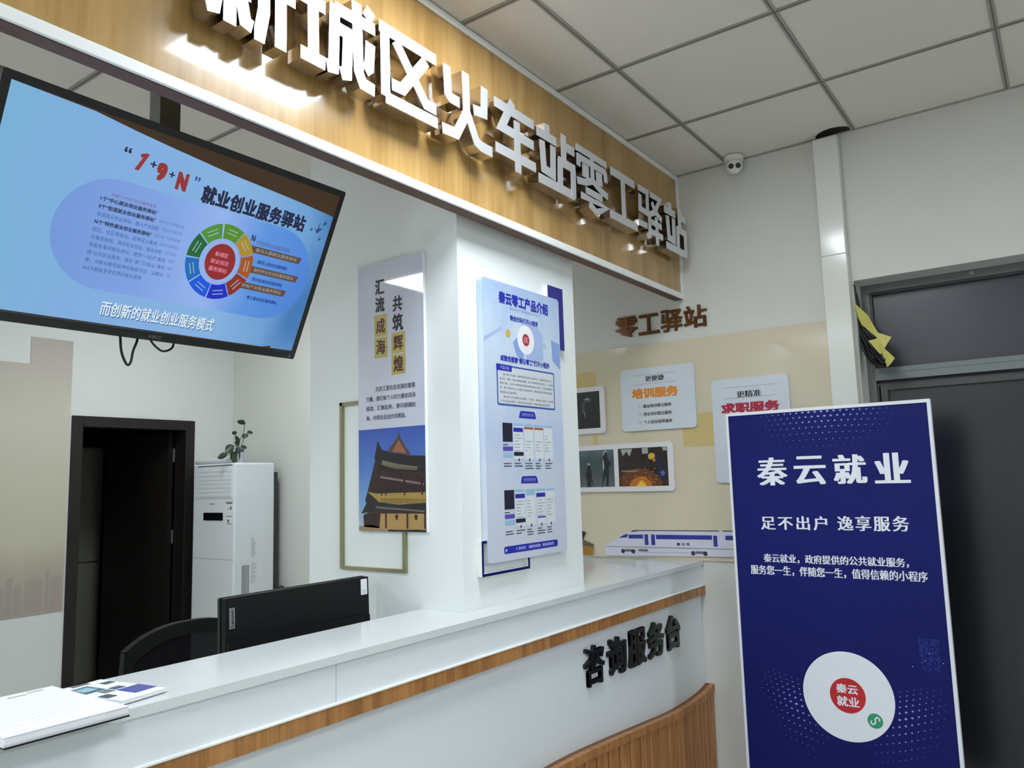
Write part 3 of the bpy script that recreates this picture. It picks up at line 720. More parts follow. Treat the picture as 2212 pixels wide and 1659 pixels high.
for (a0, a1, b1, tx, t2, tb_) in ((.700, .888, -.238, '重点人群就业服务驿站', '退役军人就业创业服务驿站', -.276), (.712, .896, -.297, '高校毕业生创业服务驿站', '青年创业就业创业服务驿站', -.330), (.688, .868, -.349, '特色产业就业服务驿站', '零工就业创业服务驿站', -.387)):
    tvp('label_bar', [(a0, b1-.020), (a1-.006, b1-.020), (a1, b1), (a0-.014, b1)], E_bar, .0023)
    text(tx, PTV, a0+.022, a1-.018, b1-.015, b1-.004, E_lab, 'slide_text', slide, c=.0028)
    text(t2, PTV, .738, .846, tb_-.011, tb_+.001, em('slide_deep_blue', (20, 30, 130)), 'slide_text', slide, c=.0028, bold=.02)
text('N', PTV, .697, .710, -.226, -.207, E_navy, 'slide_text', slide, c=.0026, bold=.03)
text('个特色就业创业服务驿站', PTV, .715, .836, -.232, -.219, em('slide_violet_text', (90, 70, 130)), 'slide_text', slide, c=.0026)
bm_ = MB()
for (a, b, s_) in ((.912, -.132, .022), (.931, -.110, .013), (.888, -.140, .010), (.927, -.162, .011)):
    bm_.prism(PTV, [(a-s_*.6, b), (a-s_*.1, b-s_*.5), (a+s_*.1, b+s_*.9), (a+s_*.15, b-s_*.1), (a+s_*.8, b+s_*.1), (a, b-s_*.9)], .0024, .0027)
bm_.split('bird_mark', em('bird_teal', (40, 66, 110)), slide)
MB().rect(PTV, .018, .50, -.5415, -.5385, .0, .0035).build('bezel_highlight', mat('bezel_gloss_strip', (60, 62, 64), .1), tv)
text('HKC', PTV, .480, .516, -.5585, -.548, mat('brand_grey', (104, 104, 106), .4), 'logo_lettering', tv, c=.0006, bold=.01)
MB().disc(PTV, .956, -.556, .0022, 0, .001, 10).build('power_led', mat('blue_led', (20, 20, 30), .3, emit=(120, 120, 210), estr=1.0), tv)
MB().tube(smooth_curve([(1.092, 2.105, 1.95), (1.092, 2.10, 1.915), (1.096, 2.10, 1.879), (1.106, 2.10, 1.853), (1.116, 2.10, 1.842), (1.124, 2.10, 1.854), (1.129, 2.10, 1.883), (1.14, 2.10, 1.916), (1.143, 2.105, 1.95)], 4), .0036, 8).build('hanging_cable', M_rubber, tv, True)
MB().tube(smooth_curve([(1.165, 2.105, 1.95), (1.182, 2.10, 1.915), (1.205, 2.10, 1.896), (1.22, 2.10, 1.893), (1.238, 2.10, 1.9), (1.248, 2.10, 1.915), (1.25, 2.105, 1.95)], 4), .0032, 8).build('hanging_cable', M_rubber, tv, True)
M_pole = mat('grey_steel_pole', (92, 93, 88), .5, metal=.2)
pol = MB(); pol.box(1.143, 1.205, 2.02, 2.075, 2.20, ZC-.0046); pol.build('ceiling_pole', M_pole, tv)
MB().box(1.1, 1.25, 1.995, 2.0195, 2.06, 2.30).build('mount_plate', M_pole, tv)
MB().tube([(1.155, 2.01, 2.43), (1.105, 2.00, 2.435)], .007, 10).build('clamp_bolt', M_blk, tv)

# ------------------------------------------------------------------ pillar, side face: tower poster
PS = Plane((1.99, 0, 0), -Y, Z)
po = empty('tower_poster', (1.98, 1.944, 1.332), 'tall pale wall poster with brush slogan and a temple tower photograph on the pillar', 'poster')
MB().rect(PS, ry(2.106), ry(1.783), 1.332, 2.296, .001, .014).build('board', mat('pale_lilac_board', (206, 208, 222), .03, var=.02), po)
MB().rect(PS, ry(1.7832), ry(1.7822), 1.332, 2.296, .001, .0145).build('white_edge', M_trim, po)
sky = ramp_mat('photo_sky', [(0, (186, 190, 196)), (.25, (120, 164, 206)), (.6, (78, 122, 196)), (1, (58, 86, 178))], 'Z', .0, .36, .12, noise=.06, nscale=6)
ph = MB().rect(PS, ry(2.1055), ry(1.7835), 1.333, 1.691, .0142, .0146).build('photo_print', sky, po)
C0 = .0149
def pw(u, v): # photo coordinates 0..1 from its lower left corner
    return (ry(2.1055)+u*.322, 1.333+v*.358)
def ppoly(name, pts, cl, c=0.0, rgb_var=.12):
    MB().prism(PS, [pw(*p) for p in pts], C0+c, C0+c+.0003).build(name, mat('tower_'+name, cl, .12, var=rgb_var, vscale=60), ph)
ppoly('ground', [(0, 0), (1, 0), (1, .03), (.45, .02), (.2, .06), (0, .045)], (150, 130, 96))
ppoly('lower_wall', [(.08, .04), (.30, .03), (1, .02), (1, .24), (.3, .24), (.07, .15)], (58, 30, 26))
ppoly('yellow_panels', [(.32, .02), (1, .02), (1, .17), (.34, .17)], (176, 142, 84), .0003)
ppoly('lower_roof', [(.04, .17), (.12, .27), (.10, .30), (.14, .385), (.26, .355), (1, .345), (1, .2), (.28, .2)], (34, 30, 30), .0004)
ppoly('tile_band', [(.14, .385), (.27, .365), (1, .37), (1, .27), (.6, .255), (.32, .28)], (166, 136, 68), .0007)
ppoly('upper_wall', [(.14, .385), (.26, .69), (1, .64), (1, .36), (.28, .36)], (50, 24, 26), .0005)
ppoly('upper_eave', [(.25, .70), (.30, .88), (.36, .79), (.55, .75), (.78, .72), (1, .71), (1, .55), (.6, .585), (.36, .62), (.29, .68)], (30, 27, 28), .0008)
ppoly('roof_tiles', [(.37, .69), (.6, .645), (.9, .61), (.88, .575), (.55, .60), (.36, .645)], (112, 104, 88), .0011)
ppoly('gable', [(.46, .775), (.60, .90), (.625, .96), (.635, .90), (.72, .80), (.80, .725), (.6, .745)], (86, 58, 44), .0010)
ppoly('gable_face', [(.52, .765), (.625, .875), (.74, .74)], (150, 96, 72), .0013)
ppoly('beam', [(.34, .535), (.98, .455), (.98, .435), (.34, .515)], (120, 110, 112), .0010)
ppoly('lower_beam', [(.27, .24), (.98, .20), (.98, .185), (.27, .222)], (104, 98, 104), .0010)
for i, u in enumerate((.42, .735, .985)): ppoly('post', [(u-.012, .03), (u+.012, .03), (u+.012, .18), (u-.012, .18)], (60, 30, 26), .0011)
for u in (.58, .86): ppoly('lantern', [(u-.025, .15), (u, .165), (u+.025, .15), (u+.015, .12), (u, .105), (u-.015, .12)], (70, 26, 24), .0011)
rl_ = MB()
for k in range(26):
    u = .30+.027*k; rl_.prism(PS, [pw(u, .375), pw(u+.006, .375), pw(u+.006, .44), pw(u, .44)], C0+.0009, C0+.0012)
for k in range(34):
    u = .34+.0195*k; v = .292-.02*(u-.34); rl_.prism(PS, [pw(u, v-.022), pw(u+.005, v-.022), pw(u+.008, v+.03), pw(u+.003, v+.03)], C0+.0010, C0+.0013)
for k in range(9):
    u = .09+.022*k; rl_.prism(PS, [pw(u, .06), pw(u+.005, .06), pw(u+.005, .17), pw(u, .17)], C0+.0005, C0+.0008)
for k in range(24):
    u = .32+.028*k; v = .605-.045*(u-.32)/.6; rl_.prism(PS, [pw(u, v), pw(u+.006, v), pw(u+.01, v+.035), pw(u+.004, v+.035)], C0+.0014, C0+.0017)
tag(rl_.build('tower_ribs', mat('tower_rib_print', (44, 30, 24), .15), ph), kind='stuff')
for u in (.36, .42, .70, .95): ppoly('upper_post', [(u-.01, .345), (u+.01, .345), (u+.01, .50), (u-.01, .50)], (46, 28, 26), .0010)
ppoly('dark_hedge', [(.45, .0), (1, .0), (1, .018), (.9, .022), (.6, .015), (.46, .018)], (20, 18, 18), .0012)
ym = mat('gold_leaf_square', (186, 166, 92), .3, var=.12, vscale=60)
sqm = MB()
for (y0, y1, z0, z1) in ((2.022, 1.958, 2.022, 2.101), (2.022, 1.957, 1.945, 2.018), (1.937, 1.871, 1.952, 2.026), (1.937, 1.870, 1.877, 1.948)): sqm.rect(PS, ry(y0), ry(y1), z0, z1, .0142, .0145)
sqm.split('gold_square', ym, po)
M_dkred = mat('dark_red_ink', (74, 28, 20), .4)
for ch, yc, zc, s_, m_ in (('汇', 1.993, 2.204, .056, M_ink), ('流', 1.993, 2.139, .056, M_ink), ('成', 1.990, 2.060, .054, M_dkred), ('海', 1.990, 1.984, .054, M_dkred), ('共', 1.906, 2.130, .056, M_ink), ('筑', 1.905, 2.062, .062, M_ink), ('辉', 1.904, 1.989, .054, M_dkred), ('煌', 1.904, 1.914, .056, M_dkred)):
    text(ch, PS, ry(yc+s_*.42), ry(yc-s_*.42), zc-s_/2, zc+s_/2, m_, 'slogan_character', po, c=.0149, bold=.028, res=3)
M_grey_ink = mat('grey_ink', (66, 66, 76), .5)
for tx, y0, y1, zc in (('农民工是社会发展的重要', 2.018, 1.826, 1.833), ('力量，我们每个人的力量如涓涓', 2.066, 1.826, 1.799), ('细流，汇聚起来，便可磅礴如', 2.066, 1.826, 1.765), ('海，共筑社会进步的辉煌。', 2.066, 1.87, 1.731)):
    text(tx, PS, ry(y0), ry(y1), zc-.009, zc+.009, M_grey_ink, 'body_text', po, c=.0147, bold=.012)
hf = empty('empty_frame', (1.985, 2.045, 1.195), 'thin champagne open frame behind the tower poster on the pillar', 'frame')
fm = MB()
for (y0, y1, z0, z1) in ((2.21, 2.197, 1.195, 1.80), (2.21, 2.1075, 1.788, 1.80), (2.197, 1.884, 1.195, 1.206), (1.898, 1.884, 1.206, 1.331)): fm.rect(PS, ry(y0), ry(y1), z0, z1, .0, .012)
fm.build('rail', M_gold, hf)

# ------------------------------------------------------------------ pillar, front face: blue information poster
PP = Plane((0, 1.64, 0), X, Z)
bp_ = empty('information_poster', (2.34, 1.63, 1.222), 'pale blue product leaflet poster mounted on the white pillar front', 'poster')
bgm = ramp_mat('poster_blue_wash', [(0, (208, 212, 226)), (.25, (206, 214, 230)), (.45, (190, 204, 232)), (.62, (202, 214, 232)), (.8, (200, 216, 236)), (1, (168, 190, 226))], 'Z', 0, .975, .3, noise=.35, nscale=5, nstretch=(2.2, 1, 1))
MB().rect(PP, 2.090, 2.583, 1.224, 2.20, .002, .025, .012, 4).build('board', bgm, bp_)
c1 = .0254
def pt(tx, a0, a1, b0, b1, m, bold=.02, nm='body_text', c=c1+.0006): return text(tx, PP, a0, a1, b0, b1, m, nm, bp_, c=c, bold=bold)
pt('秦云零工产品介绍', 2.184, 2.503, 2.122, 2.168, M_blue_ink, .04, 'title_text')
pt('PRODUCT INTRODUCTION', 2.25, 2.44, 2.108, 2.117, mat('pale_blue_ink', (138, 150, 196), .4), .0)
pt('微信扫码打开小程序', 2.25, 2.43, 2.068, 2.088, M_blue_ink, .03)
M_soft = mat('soft_blue_print', (168, 186, 228), .3, var=.1, vscale=8); M_soft2 = mat('mid_blue_print', (138, 162, 220), .3, var=.1, vscale=8)
sb = MB(); sb.prism(PP, [(2.35, 2.08), (2.42, 2.075), (2.46, 2.04), (2.46, 1.945), (2.35, 1.93)], c1, c1+.0003); sb.prism(PP, [(2.095, 1.99), (2.2, 2.04), (2.2, 2.03), (2.095, 1.975)], c1, c1+.0003)
sb.split('pale_shape', M_soft, bp_)
sb = MB(); sb.prism(PP, [(2.52, 2.03), (2.578, 2.02), (2.578, 1.92), (2.525, 1.95)], c1, c1+.0003); sb.prism(PP, [(2.265, 1.99), (2.29, 2.01), (2.33, 1.95), (2.33, 1.925), (2.285, 1.945)], c1+.0001, c1+.0004)
sb.split('blue_shape', M_soft2, bp_)
dm = MB().disc(PP, 2.347, 2.008, .0545, c1+.0003, c1+.0006).build('white_disc', M_paper, bp_)
MB().disc(PP, 2.347, 2.008, .0225, c1+.0006, c1+.0009).build('red_disc', mat('red_print', (178, 28, 44), .3), bp_)
pt('秦云零工', 2.333, 2.361, 1.996, 2.020, mat('pale_pink_print', (232, 190, 200), .4), .01, 'disc_text', c1+.0012)
MB().disc(PP, 2.236, 2.019, .0145, c1+.0003, c1+.0006).build('gold_coin', mat('gold_print', (206, 176, 92), .3), bp_)
MB().disc(PP, 2.472, 2.0, .011, c1+.0003, c1+.0006).build('grey_coin', mat('pale_grey_print', (188, 196, 206), .3), bp_)
pt('或微信搜索“秦云零工”打开小程序', 2.186, 2.50, 1.915, 1.937, M_blue_ink, .03)
bx = MB().rect(PP, 2.162, 2.531, 1.758, 1.902, c1, c1+.0003, .008, 4).build('box_border', mat('box_border_blue', (40, 84, 170), .35), bp_)
MB().rect(PP, 2.168, 2.525, 1.764, 1.896, c1+.0003, c1+.0006, .006, 4).build('text_box', mat('box_paper', (210, 216, 222), .4), bp_)
MB().rect(PP, 2.160, 2.252, 1.880, 1.903, c1+.0006, c1+.0009).build('box_tab', M_blue_ink, bp_)
M_lilac = mat('lilac_print', (170, 176, 226), .4)
pt('产品介绍', 2.182, 2.234, 1.885, 1.898, M_lilac, .01, 'tab_text', c1+.0013)
for i, (tx, a0, a1) in enumerate((('秦云零工平台是一种新型的灵活用工信息平台，面向灵活就业人员', 2.198, 2.518), ('和企业，提供，就业招聘信息服务。助力实现更加充分就业、人力资源', 2.178, 2.520), ('服务功能、以及为求职者提供就业指导和创业培训、打造优质服务，', 2.178, 2.520), ('质、零工求职平台上注册实名登录使用，精准匹配岗位需求信息，', 2.178, 2.515), ('提高就业匹配效率。', 2.178, 2.28), ('秦云零工可以帮助企业招聘、广招贤、降低用工成本人力资源', 2.198, 2.516), ('工作生活的好帮手，同时也为零工提供了更多的就业机会选择。', 2.178, 2.495))):
    zz = 1.872-.0158*i; pt(tx, a0, a1, zz-.0085, zz, mat('text_grey_ink', (84, 88, 96), .5), .01)
for (zc, tx) in ((1.731, '招聘者使用流程'), (1.497, '求职者使用流程')):
    MB().prism(PP, [(2.289, zc-.013), (2.398, zc-.013), (2.392, zc+.008), (2.384, zc+.013), (2.303, zc+.013), (2.295, zc+.008)], c1, c1+.0004).build('heading_pill', M_blue_ink, bp_)
    pt(tx, 2.305, 2.382, zc-.006, zc+.006, M_lilac, .0, 'pill_text', c1+.0008)
phone_m = mat('phone_screen_print', (38, 36, 54), .3); pw_m = mat('phone_white_print', (222, 228, 232), .3)
grey_m = mat('mini_text_print', (150, 156, 164), .5); dk_m = mat('mini_dark_print', (52, 54, 60), .5)
for row, (zt, zb) in enumerate(((1.697, 1.57), (1.463, 1.336))):
    wm = MB(); gmm = MB(); dmm = MB(); dark = MB(); blu = MB(); sky_ = MB(); pur = MB(); org = MB()
    xs_ = (2.188, 2.252, 2.318, 2.384, 2.448)
    for i, x0 in enumerate(xs_):
        x1 = x0+.058
        if i == 0:
            dark.rect(PP, x0, x1, zt-.066, zt, c1, c1+.0004); dmm.rect(PP, x0, x0+.03, zt-.078, zt-.075, c1, c1+.0004)
            pur.rect(PP, x0, x1, zt-.098, zt-.083, c1, c1+.0004, .002, 2); sky_.rect(PP, x0, x1, zt-.119, zt-.103, c1, c1+.0004, .002, 2)
        else:
            wm.rect(PP, x0, x1, zb, zt, c1, c1+.0002)
            sky_.rect(PP, x0, x1, zt-(.022 if (row == 1 and i == 2) else .009), zt, c1+.0002, c1+.0005)
            if (row, i) in ((0, 1), (1, 1), (1, 3)): blu.rect(PP, x0, x1, zt-.030, zt-.015, c1+.0004, c1+.0007, .002, 2)
            if (row, i) in ((0, 2), (0, 3)): org.rect(PP, x0, x1, zt-.018, zt-.011, c1+.0006, c1+.0009)
            for k in range(6):
                if not (row == 0 and i in (2, 3) and k < 2): gmm.rect(PP, x0+.006, x0+.006+random.uniform(.012, .046), zt-.042-.011*k, zt-.0395-.011*k, c1+.0003, c1+.0005)
            if i == 1: dark.rect(PP, x0, x1, zb+.012, zb+.026, c1+.0004, c1+.0007, .002, 2)
            dark.disc(PP, x0+.03, zb-.002, .0035, c1+.0004, c1+.0007, 8, .006)
            if (row, i) == (1, 3): blu.rect(PP, x0+.004, x1-.002, zb+.022, zb+.027, c1+.0004, c1+.0007)
        for k in range(2 if i < 2 else 3): dmm.rect(PP, x0+.002, x0+random.uniform(.03, .055), zb-.0165-.009*k, zb-.0135-.009*k, c1, c1+.0003)
    for mb_, nm, m_ in ((wm, 'phone_page', pw_m), (gmm, 'page_lines', grey_m), (dmm, 'caption_lines', dk_m), (dark, 'dark_screen', phone_m), (blu, 'blue_card', M_blue_ink), (sky_, 'sky_card', mat('sky_card_print', (158, 192, 222), .3)), (pur, 'purple_card', mat('purple_card_print', (96, 76, 178), .3))): (mb_.build if nm in ('page_lines', 'caption_lines') else mb_.split)(nm, m_, bp_)
    if row == 0: org.split('orange_card', mat('orange_card_print', (168, 92, 54), .3), bp_)
    else: org.bm.free()
MB().rect(PP, 2.179, 2.517, 1.2475, 1.272, c1, c1+.0004, .008, 4).build('footer_bar', M_blue_ink, bp_)
MB().disc(PP, 2.19, 1.259, .006, c1+.0004, c1+.0007, 12).build('footer_dot', M_lilac, bp_)
fd = MB()
for (x0, x1) in ((2.25, 2.258), (2.264, 2.312), (2.326, 2.40), (2.414, 2.488)):
    x = x0
    while x < x1-.004: fd.rect(PP, x, x+random.uniform(.004, .006), 1.255, 1.265, c1+.0005, c1+.0008); x += .0075
tag(fd.build('footer_text_marks', M_lilac, bp_), kind='stuff')
M_strip = mat('deep_blue_acrylic', (34, 30, 132), .2)
bst = empty('blue_strip', (2.57, 1.63, 2.0), 'deep blue strip showing from behind the poster at its upper corner', 'trim strip')
BSO = [(2.515, 2.25), (2.515, 2.202), (2.5845, 2.202), (2.5845, 2.0), (2.622, 2.0), (2.622, 2.25)]
MB().prism(PP, BSO, .0, .0195).build('white_core', M_trim, bst)
MB().prism(PP, BSO, .0196, .022).build('blue_face', M_strip, bst)
nf = empty('navy_frame', (2.2, 1.637, 1.184), 'thin navy open frame peeking below the pale blue poster', 'frame')
q = MB()
for (x0, x1, z0, z1) in ((2.062, 2.070, 1.184, 1.30), (2.070, 2.102, 1.291, 1.30), (2.070, 2.336, 1.184, 1.193), (2.327, 2.336, 1.193, 1.23)): q.rect(PP, x0, min(x1, 2.0885) if z0 > 1.28 else x1, z0, min(z1, 1.222) if x0 > 2.3 else z1, .0196, .022)
q.build('navy_face', mat('navy_acrylic', (26, 20, 92), .2), nf)
q = MB()
for (x0, x1, z0, z1) in ((2.0622, 2.0698, 1.1842, 1.2998), (2.07, 2.0885, 1.2912, 1.2998), (2.07, 2.3358, 1.1842, 1.1928), (2.3272, 2.3358, 1.193, 1.222)): q.rect(PP, x0, x1, z0, z1, .0, .0195)
q.build('white_core', M_trim, nf)

# ------------------------------------------------------------------ right wall: cream panel, boards, train, bronze characters
cp = MB().rect(PR, ry(3.1), ry(.8675), 1.0805, 2.178, .0006, .008).build('cream_panel', M_cream)
tag(cp, 'large glossy cream acrylic wall panel with yellow squares behind the counter', 'wall panel')
yq = MB()
for (y0, y1, z0, z1) in ((2.24, 2.087, 1.985, 2.07), (1.60, 1.43, 1.635, 1.80), (2.12, 2.09, 1.67, 1.72)): yq.rect(PR, ry(y0), ry(y1), z0, z1, .008, .0083)
yq.split('yellow_square', M_yellow, cp)
BC = .020
def wall_board(name, y0, y1, z0, z1, label, cat, m, r=.018):
    t = empty(name, (XW-.012, (y0+y1)/2, z0), label, cat, 'rounded boards on the cream panel')
    MB().rect(PR, ry(y0), ry(y1), z0, z1, .0085, BC, r, 6).build('board', m, t); return t
b1_ = wall_board('service_board', 1.932, 1.519, 1.731, 2.055, 'pale rounded board with orange 培训服务 heading on the cream panel', 'notice board', M_board)
def bt(tx, y0, y1, z0, z1, m, par, bold=.02, nm='body_text', serif=1.0, c=BC+.0008): return text(tx, PR, ry(y0), ry(y1), z0, z1, m, nm, par, c=c, bold=bold, serif=serif)
bt('更便捷', 1.787, 1.681, 1.983, 2.012, M_ink, b1_, .03, 'heading_text', 1.4)
bt('培训服务', 1.868, 1.608, 1.897, 1.950, mat('orange_ink', (226, 138, 44), .4), b1_, .05, 'title_text')
for zc, n_, tx in ((1.856, '①', '就业培训登记服务'), (1.815, '②', '创业培训登记服务'), (1.773, '③', '个人创业指导服务')):
    bt(n_, 1.836, 1.816, zc-.009, zc+.009, grey_m, b1_, .0); bt(tx, 1.806, 1.648, zc-.009, zc+.009, M_ink, b1_, .02)
ln = MB(); ln.rect(PR, ry(1.852), ry(1.617), 2.0175, 2.0195, BC, BC+.0004); ln.rect(PR, ry(1.852), ry(1.617), 1.970, 1.972, BC, BC+.0004)
ln.build('rule_lines', grey_m, b1_)
b2_ = wall_board('service_board', 1.434, 1.06, 1.455, 1.953, 'pale rounded board with red 求职服务 heading partly behind the blue banner', 'notice board', M_board)
bt('更精准', 1.309, 1.19, 1.859, 1.89, M_ink, b2_, .03, 'heading_text', 1.4)
bt('求职服务', 1.39, 1.108, 1.783, 1.836, mat('crimson_ink', (176, 26, 60), .4), b2_, .05, 'title_text')
for zc, n_, tx in ((1.742, '①', '求职登记服务'), (1.70, '②', '岗位推荐服务')): bt(n_, 1.35, 1.33, zc-.009, zc+.009, grey_m, b2_, .0); bt(tx, 1.32, 1.2, zc-.009, zc+.009, M_ink, b2_, .02)
ln = MB(); ln.rect(PR, ry(1.378), ry(1.113), 1.909, 1.911, BC, BC+.0004); ln.rect(PR, ry(1.378), ry(1.113), 1.857, 1.859, BC, BC+.0004)
ln.build('rule_lines', grey_m, b2_)
b3_ = wall_board('photo_board', 2.30, 2.033, 1.732, 1.985, 'white rounded frame with a very dark portrait photo beside the pillar', 'photo board', M_frame_w)
pp3 = MB().rect(PR, ry(2.26), ry(2.063), 1.761, 1.960, BC, BC+.0005).build('dark_photo', mat('near_black_photo', (26, 26, 31), .3, var=.2, vscale=20), b3_)
PHOTO = Plane((XW, 0, 0), -Y, Z)
pg = mat('dim_grey_photo', (72, 74, 80), .4, var=.5, vscale=40); pg2 = mat('bright_grey_photo', (150, 152, 154), .4, var=.5, vscale=40)
a = MB(); a.prism(PR, [(ry(2.175), 1.85), (ry(2.17), 1.90), (ry(2.15), 1.925), (ry(2.125), 1.925), (ry(2.11), 1.905), (ry(2.125), 1.90), (ry(2.15), 1.905), (ry(2.16), 1.88), (ry(2.155), 1.84)], BC+.0005, BC+.0008); a.build('pale_hair', pg, pp3)
a = MB(); a.prism(PR, [(ry(2.16), 1.92), (ry(2.14), 1.927), (ry(2.12), 1.922), (ry(2.14), 1.914)], BC+.0008, BC+.0011); a.prism(PR, [(ry(2.16), 1.85), (ry(2.155), 1.82), (ry(2.152), 1.82), (ry(2.155), 1.85)], BC+.0008, BC+.0011); a.build('bright_hair', pg2, pp3)
b4_ = wall_board('photo_board', 2.25, 1.654, 1.42, 1.668, 'long white rounded frame holding two photos, walkers and a welder', 'photo board', M_frame_w)
wk = MB().rect(PR, ry(2.203), ry(1.991), 1.446, 1.642, BC, BC+.0005).build('walkers_photo', ramp_mat('grey_green_photo', [(0, (96, 104, 104)), (.35, (74, 84, 82)), (.7, (64, 78, 78)), (1, (84, 104, 116))], 'Z', .02, .222, .3, noise=.25, nscale=14), b4_)
M_sil = mat('photo_silhouette', (26, 28, 32), .4, var=.1); M_rim = mat('photo_rim_white', (196, 202, 204), .4, var=.1)
def fig(name, pts, m, par, o, sx, sz, c):
    MB().prism(PR, [(ry(o[0]-p[0]*sx), o[1]+p[1]*sz) for p in pts], c, c+.0003).build(name, m, par)
man = [(0, 0), (.1, .02), (.16, .2), (.22, .4), (.3, .55), (.34, .62), (.28, .7), (.24, .82), (.3, .9), (.4, 1), (.52, .98), (.58, .9), (.56, .82), (.68, .74), (.9, .66), (.98, .7), (.78, .6), (.64, .55), (.66, .42), (.6, .2), (.58, .0), (.44, .0), (.44, .22), (.4, .34), (.24, .16), (.1, -.02)]
fig('standing_walker', man, M_sil, wk, (2.075, 1.447), .08, .185, BC+.0008)
fig('walker_cap', [(.24, .88), (.3, .98), (.45, 1.04), (.6, .96), (.4, 1.0), (.3, .9)], M_rim, wk, (2.075, 1.447), .08, .185, BC+.0012)
fig('walker_back_light', [(.22, .45), (.2, .72), (.3, .86), (.28, .72), (.3, .5)], M_rim, wk, (2.075, 1.447), .08, .185, BC+.0006)
boy = [(.1, 0), (.12, .3), (0, .42), (.02, .62), (.18, .76), (.2, .9), (.34, 1), (.5, .96), (.56, .86), (.5, .78), (.62, .7), (.68, .5), (.66, .36), (.9, .02), (.84, 0), (.6, .28), (.56, 0)]
fig('small_walker', boy, M_sil, wk, (2.165, 1.447), .055, .125, BC+.0008)
fig('small_cap', [(.2, .88), (.32, 1.03), (.5, .98), (.54, .9), (.36, .96)], M_rim, wk, (2.165, 1.447), .055, .125, BC+.0012)
wl = MB().rect(PR, ry(1.965), ry(1.685), 1.446, 1.643, BC, BC+.0005).build('welder_photo', mat('dark_workshop_photo', (48, 40, 36), .3, var=.7, vscale=60), b4_)
def blob(name, pts, cl, c, var=.3): MB().prism(PR, [(ry(1.965-p[0]*.28), 1.446+p[1]*.197) for p in pts], BC+c, BC+c+.0003).build(name, mat('weld_'+name, cl, .35, var=var, vscale=120), wl)
blob('pale_backdrop', [(.06, .98), (.1, .8), (.18, .92), (.24, .78), (.3, .98)], (170, 172, 170), .0006); blob('pale_backdrop', [(.5, .99), (.5, .84), (.62, .84), (.62, .99)], (178, 180, 178), .0006); blob('pale_backdrop', [(.9, .99), (.92, .9), (.99, .9), (.99, .99)], (176, 178, 176), .0006)
blob('glow_outer', [(.05, .0), (.02, .2), (.15, .4), (.35, .46), (.6, .44), (.75, .3), (.9, .1), (.85, .0)], (104, 62, 30), .0007, .6)
blob('glow_mid', [(.22, .0), (.26, .14), (.42, .26), (.55, .24), (.66, .1), (.68, .0)], (190, 112, 30), .0010, .4)
blob('glow_core', [(.36, .0), (.4, .08), (.46, .16), (.54, .07), (.56, .0)], (250, 204, 60), .0013, .1)
blob('welder_body', [(.74, .72), (.8, .8), (.9, .66), (.96, .42), (.95, .24), (.86, .12), (.80, .3), (.78, .5)], (38, 40, 66), .0012)
blob('welder_knee', [(.84, .36), (.92, .4), (.95, .3), (.88, .24)], (96, 96, 160), .0015)
blob('yellow_helmet', [(.62, .72), (.62, .8), (.67, .86), (.74, .84), (.76, .76), (.72, .70), (.66, .68)], (204, 176, 62), .0016, .1)
blob('orange_visor', [(.70, .72), (.76, .70), (.76, .62), (.71, .63)], (206, 126, 40), .0018, .1)
blob('grey_bar', [(.06, .42), (.38, .42), (.44, .46), (.38, .37), (.06, .38)], (140, 118, 108), .0012)
sm = MB()
for k in range(70):
    u, v = random.gauss(.48, .2), abs(random.gauss(0, .22))+.05
    if 0 < u < 1 and v < .65: sm.disc(PR, ry(1.965-u*.28), 1.446+v*.197, random.uniform(.0012, .0035), BC+.0017, BC+.0019, 6)
tag(sm.build('spark_dots', mat('spark_print', (206, 132, 84), .4, var=.4, vscale=200), wl), kind='stuff')

trn = empty('train_cutout', (3.69, 1.6, 1.09), 'white high speed train cut-out with blue windows along the cream panel', 'wall cutout')
PTn = PR; t0, t1 = .009, .016
body = [(ry(2.066), 1.088), (ry(1.2), 1.108), (ry(1.2), 1.226), (ry(1.87), 1.2245), (ry(1.90), 1.221), (ry(1.955), 1.197), (ry(1.99), 1.180), (ry(2.03), 1.160), (ry(2.062), 1.144), (ry(2.066), 1.136)]
MB().prism(PTn, body, t0, t1).build('train_body', mat('train_white', (212, 212, 226), .3, var=.02), trn)
wn = MB()
for pts in ([(1.985, 1.181), (1.940, 1.184), (1.930, 1.192), (1.931, 1.203), (1.955, 1.196)], [(1.928, 1.179), (1.844, 1.180), (1.844, 1.200), (1.925, 1.199)], [(1.772, 1.179), (1.476, 1.182), (1.476, 1.203), (1.772, 1.201)], [(1.836, 1.148), (1.815, 1.149), (1.816, 1.202), (1.836, 1.202)], [(1.799, 1.149), (1.778, 1.149), (1.779, 1.202), (1.799, 1.202)], [(1.470, 1.150), (1.450, 1.150), (1.450, 1.202), (1.470, 1.202)], [(1.409, 1.182), (1.22, 1.184), (1.22, 1.205), (1.409, 1.203)]): wn.prism(PTn, [(ry(a), b) for a, b in pts], t1, t1+.0006)
wn.split('blue_window', mat('train_blue', (48, 56, 148), .3, var=.15, vscale=60), trn)
rf = MB(); rf.prism(PTn, [(ry(1.90), 1.222), (ry(1.44), 1.2265), (ry(1.44), 1.222), (ry(1.86), 1.2185), (ry(1.915), 1.212)], t1, t1+.0006); rf.rect(PTn, ry(1.42), ry(1.2), 1.222, 1.227, t1, t1+.0006)
rf.build('roof_line', mat('train_dark_blue', (52, 50, 96), .3), trn)
sk = MB(); sk.prism(PTn, [(ry(2.062), 1.134), (ry(1.2), 1.139), (ry(1.2), 1.142), (ry(2.062), 1.1365)], t1, t1+.0006); sk.prism(PTn, [(ry(1.86), 1.112), (ry(1.6), 1.115), (ry(1.6), 1.1163), (ry(1.86), 1.1133)], t1, t1+.0006)
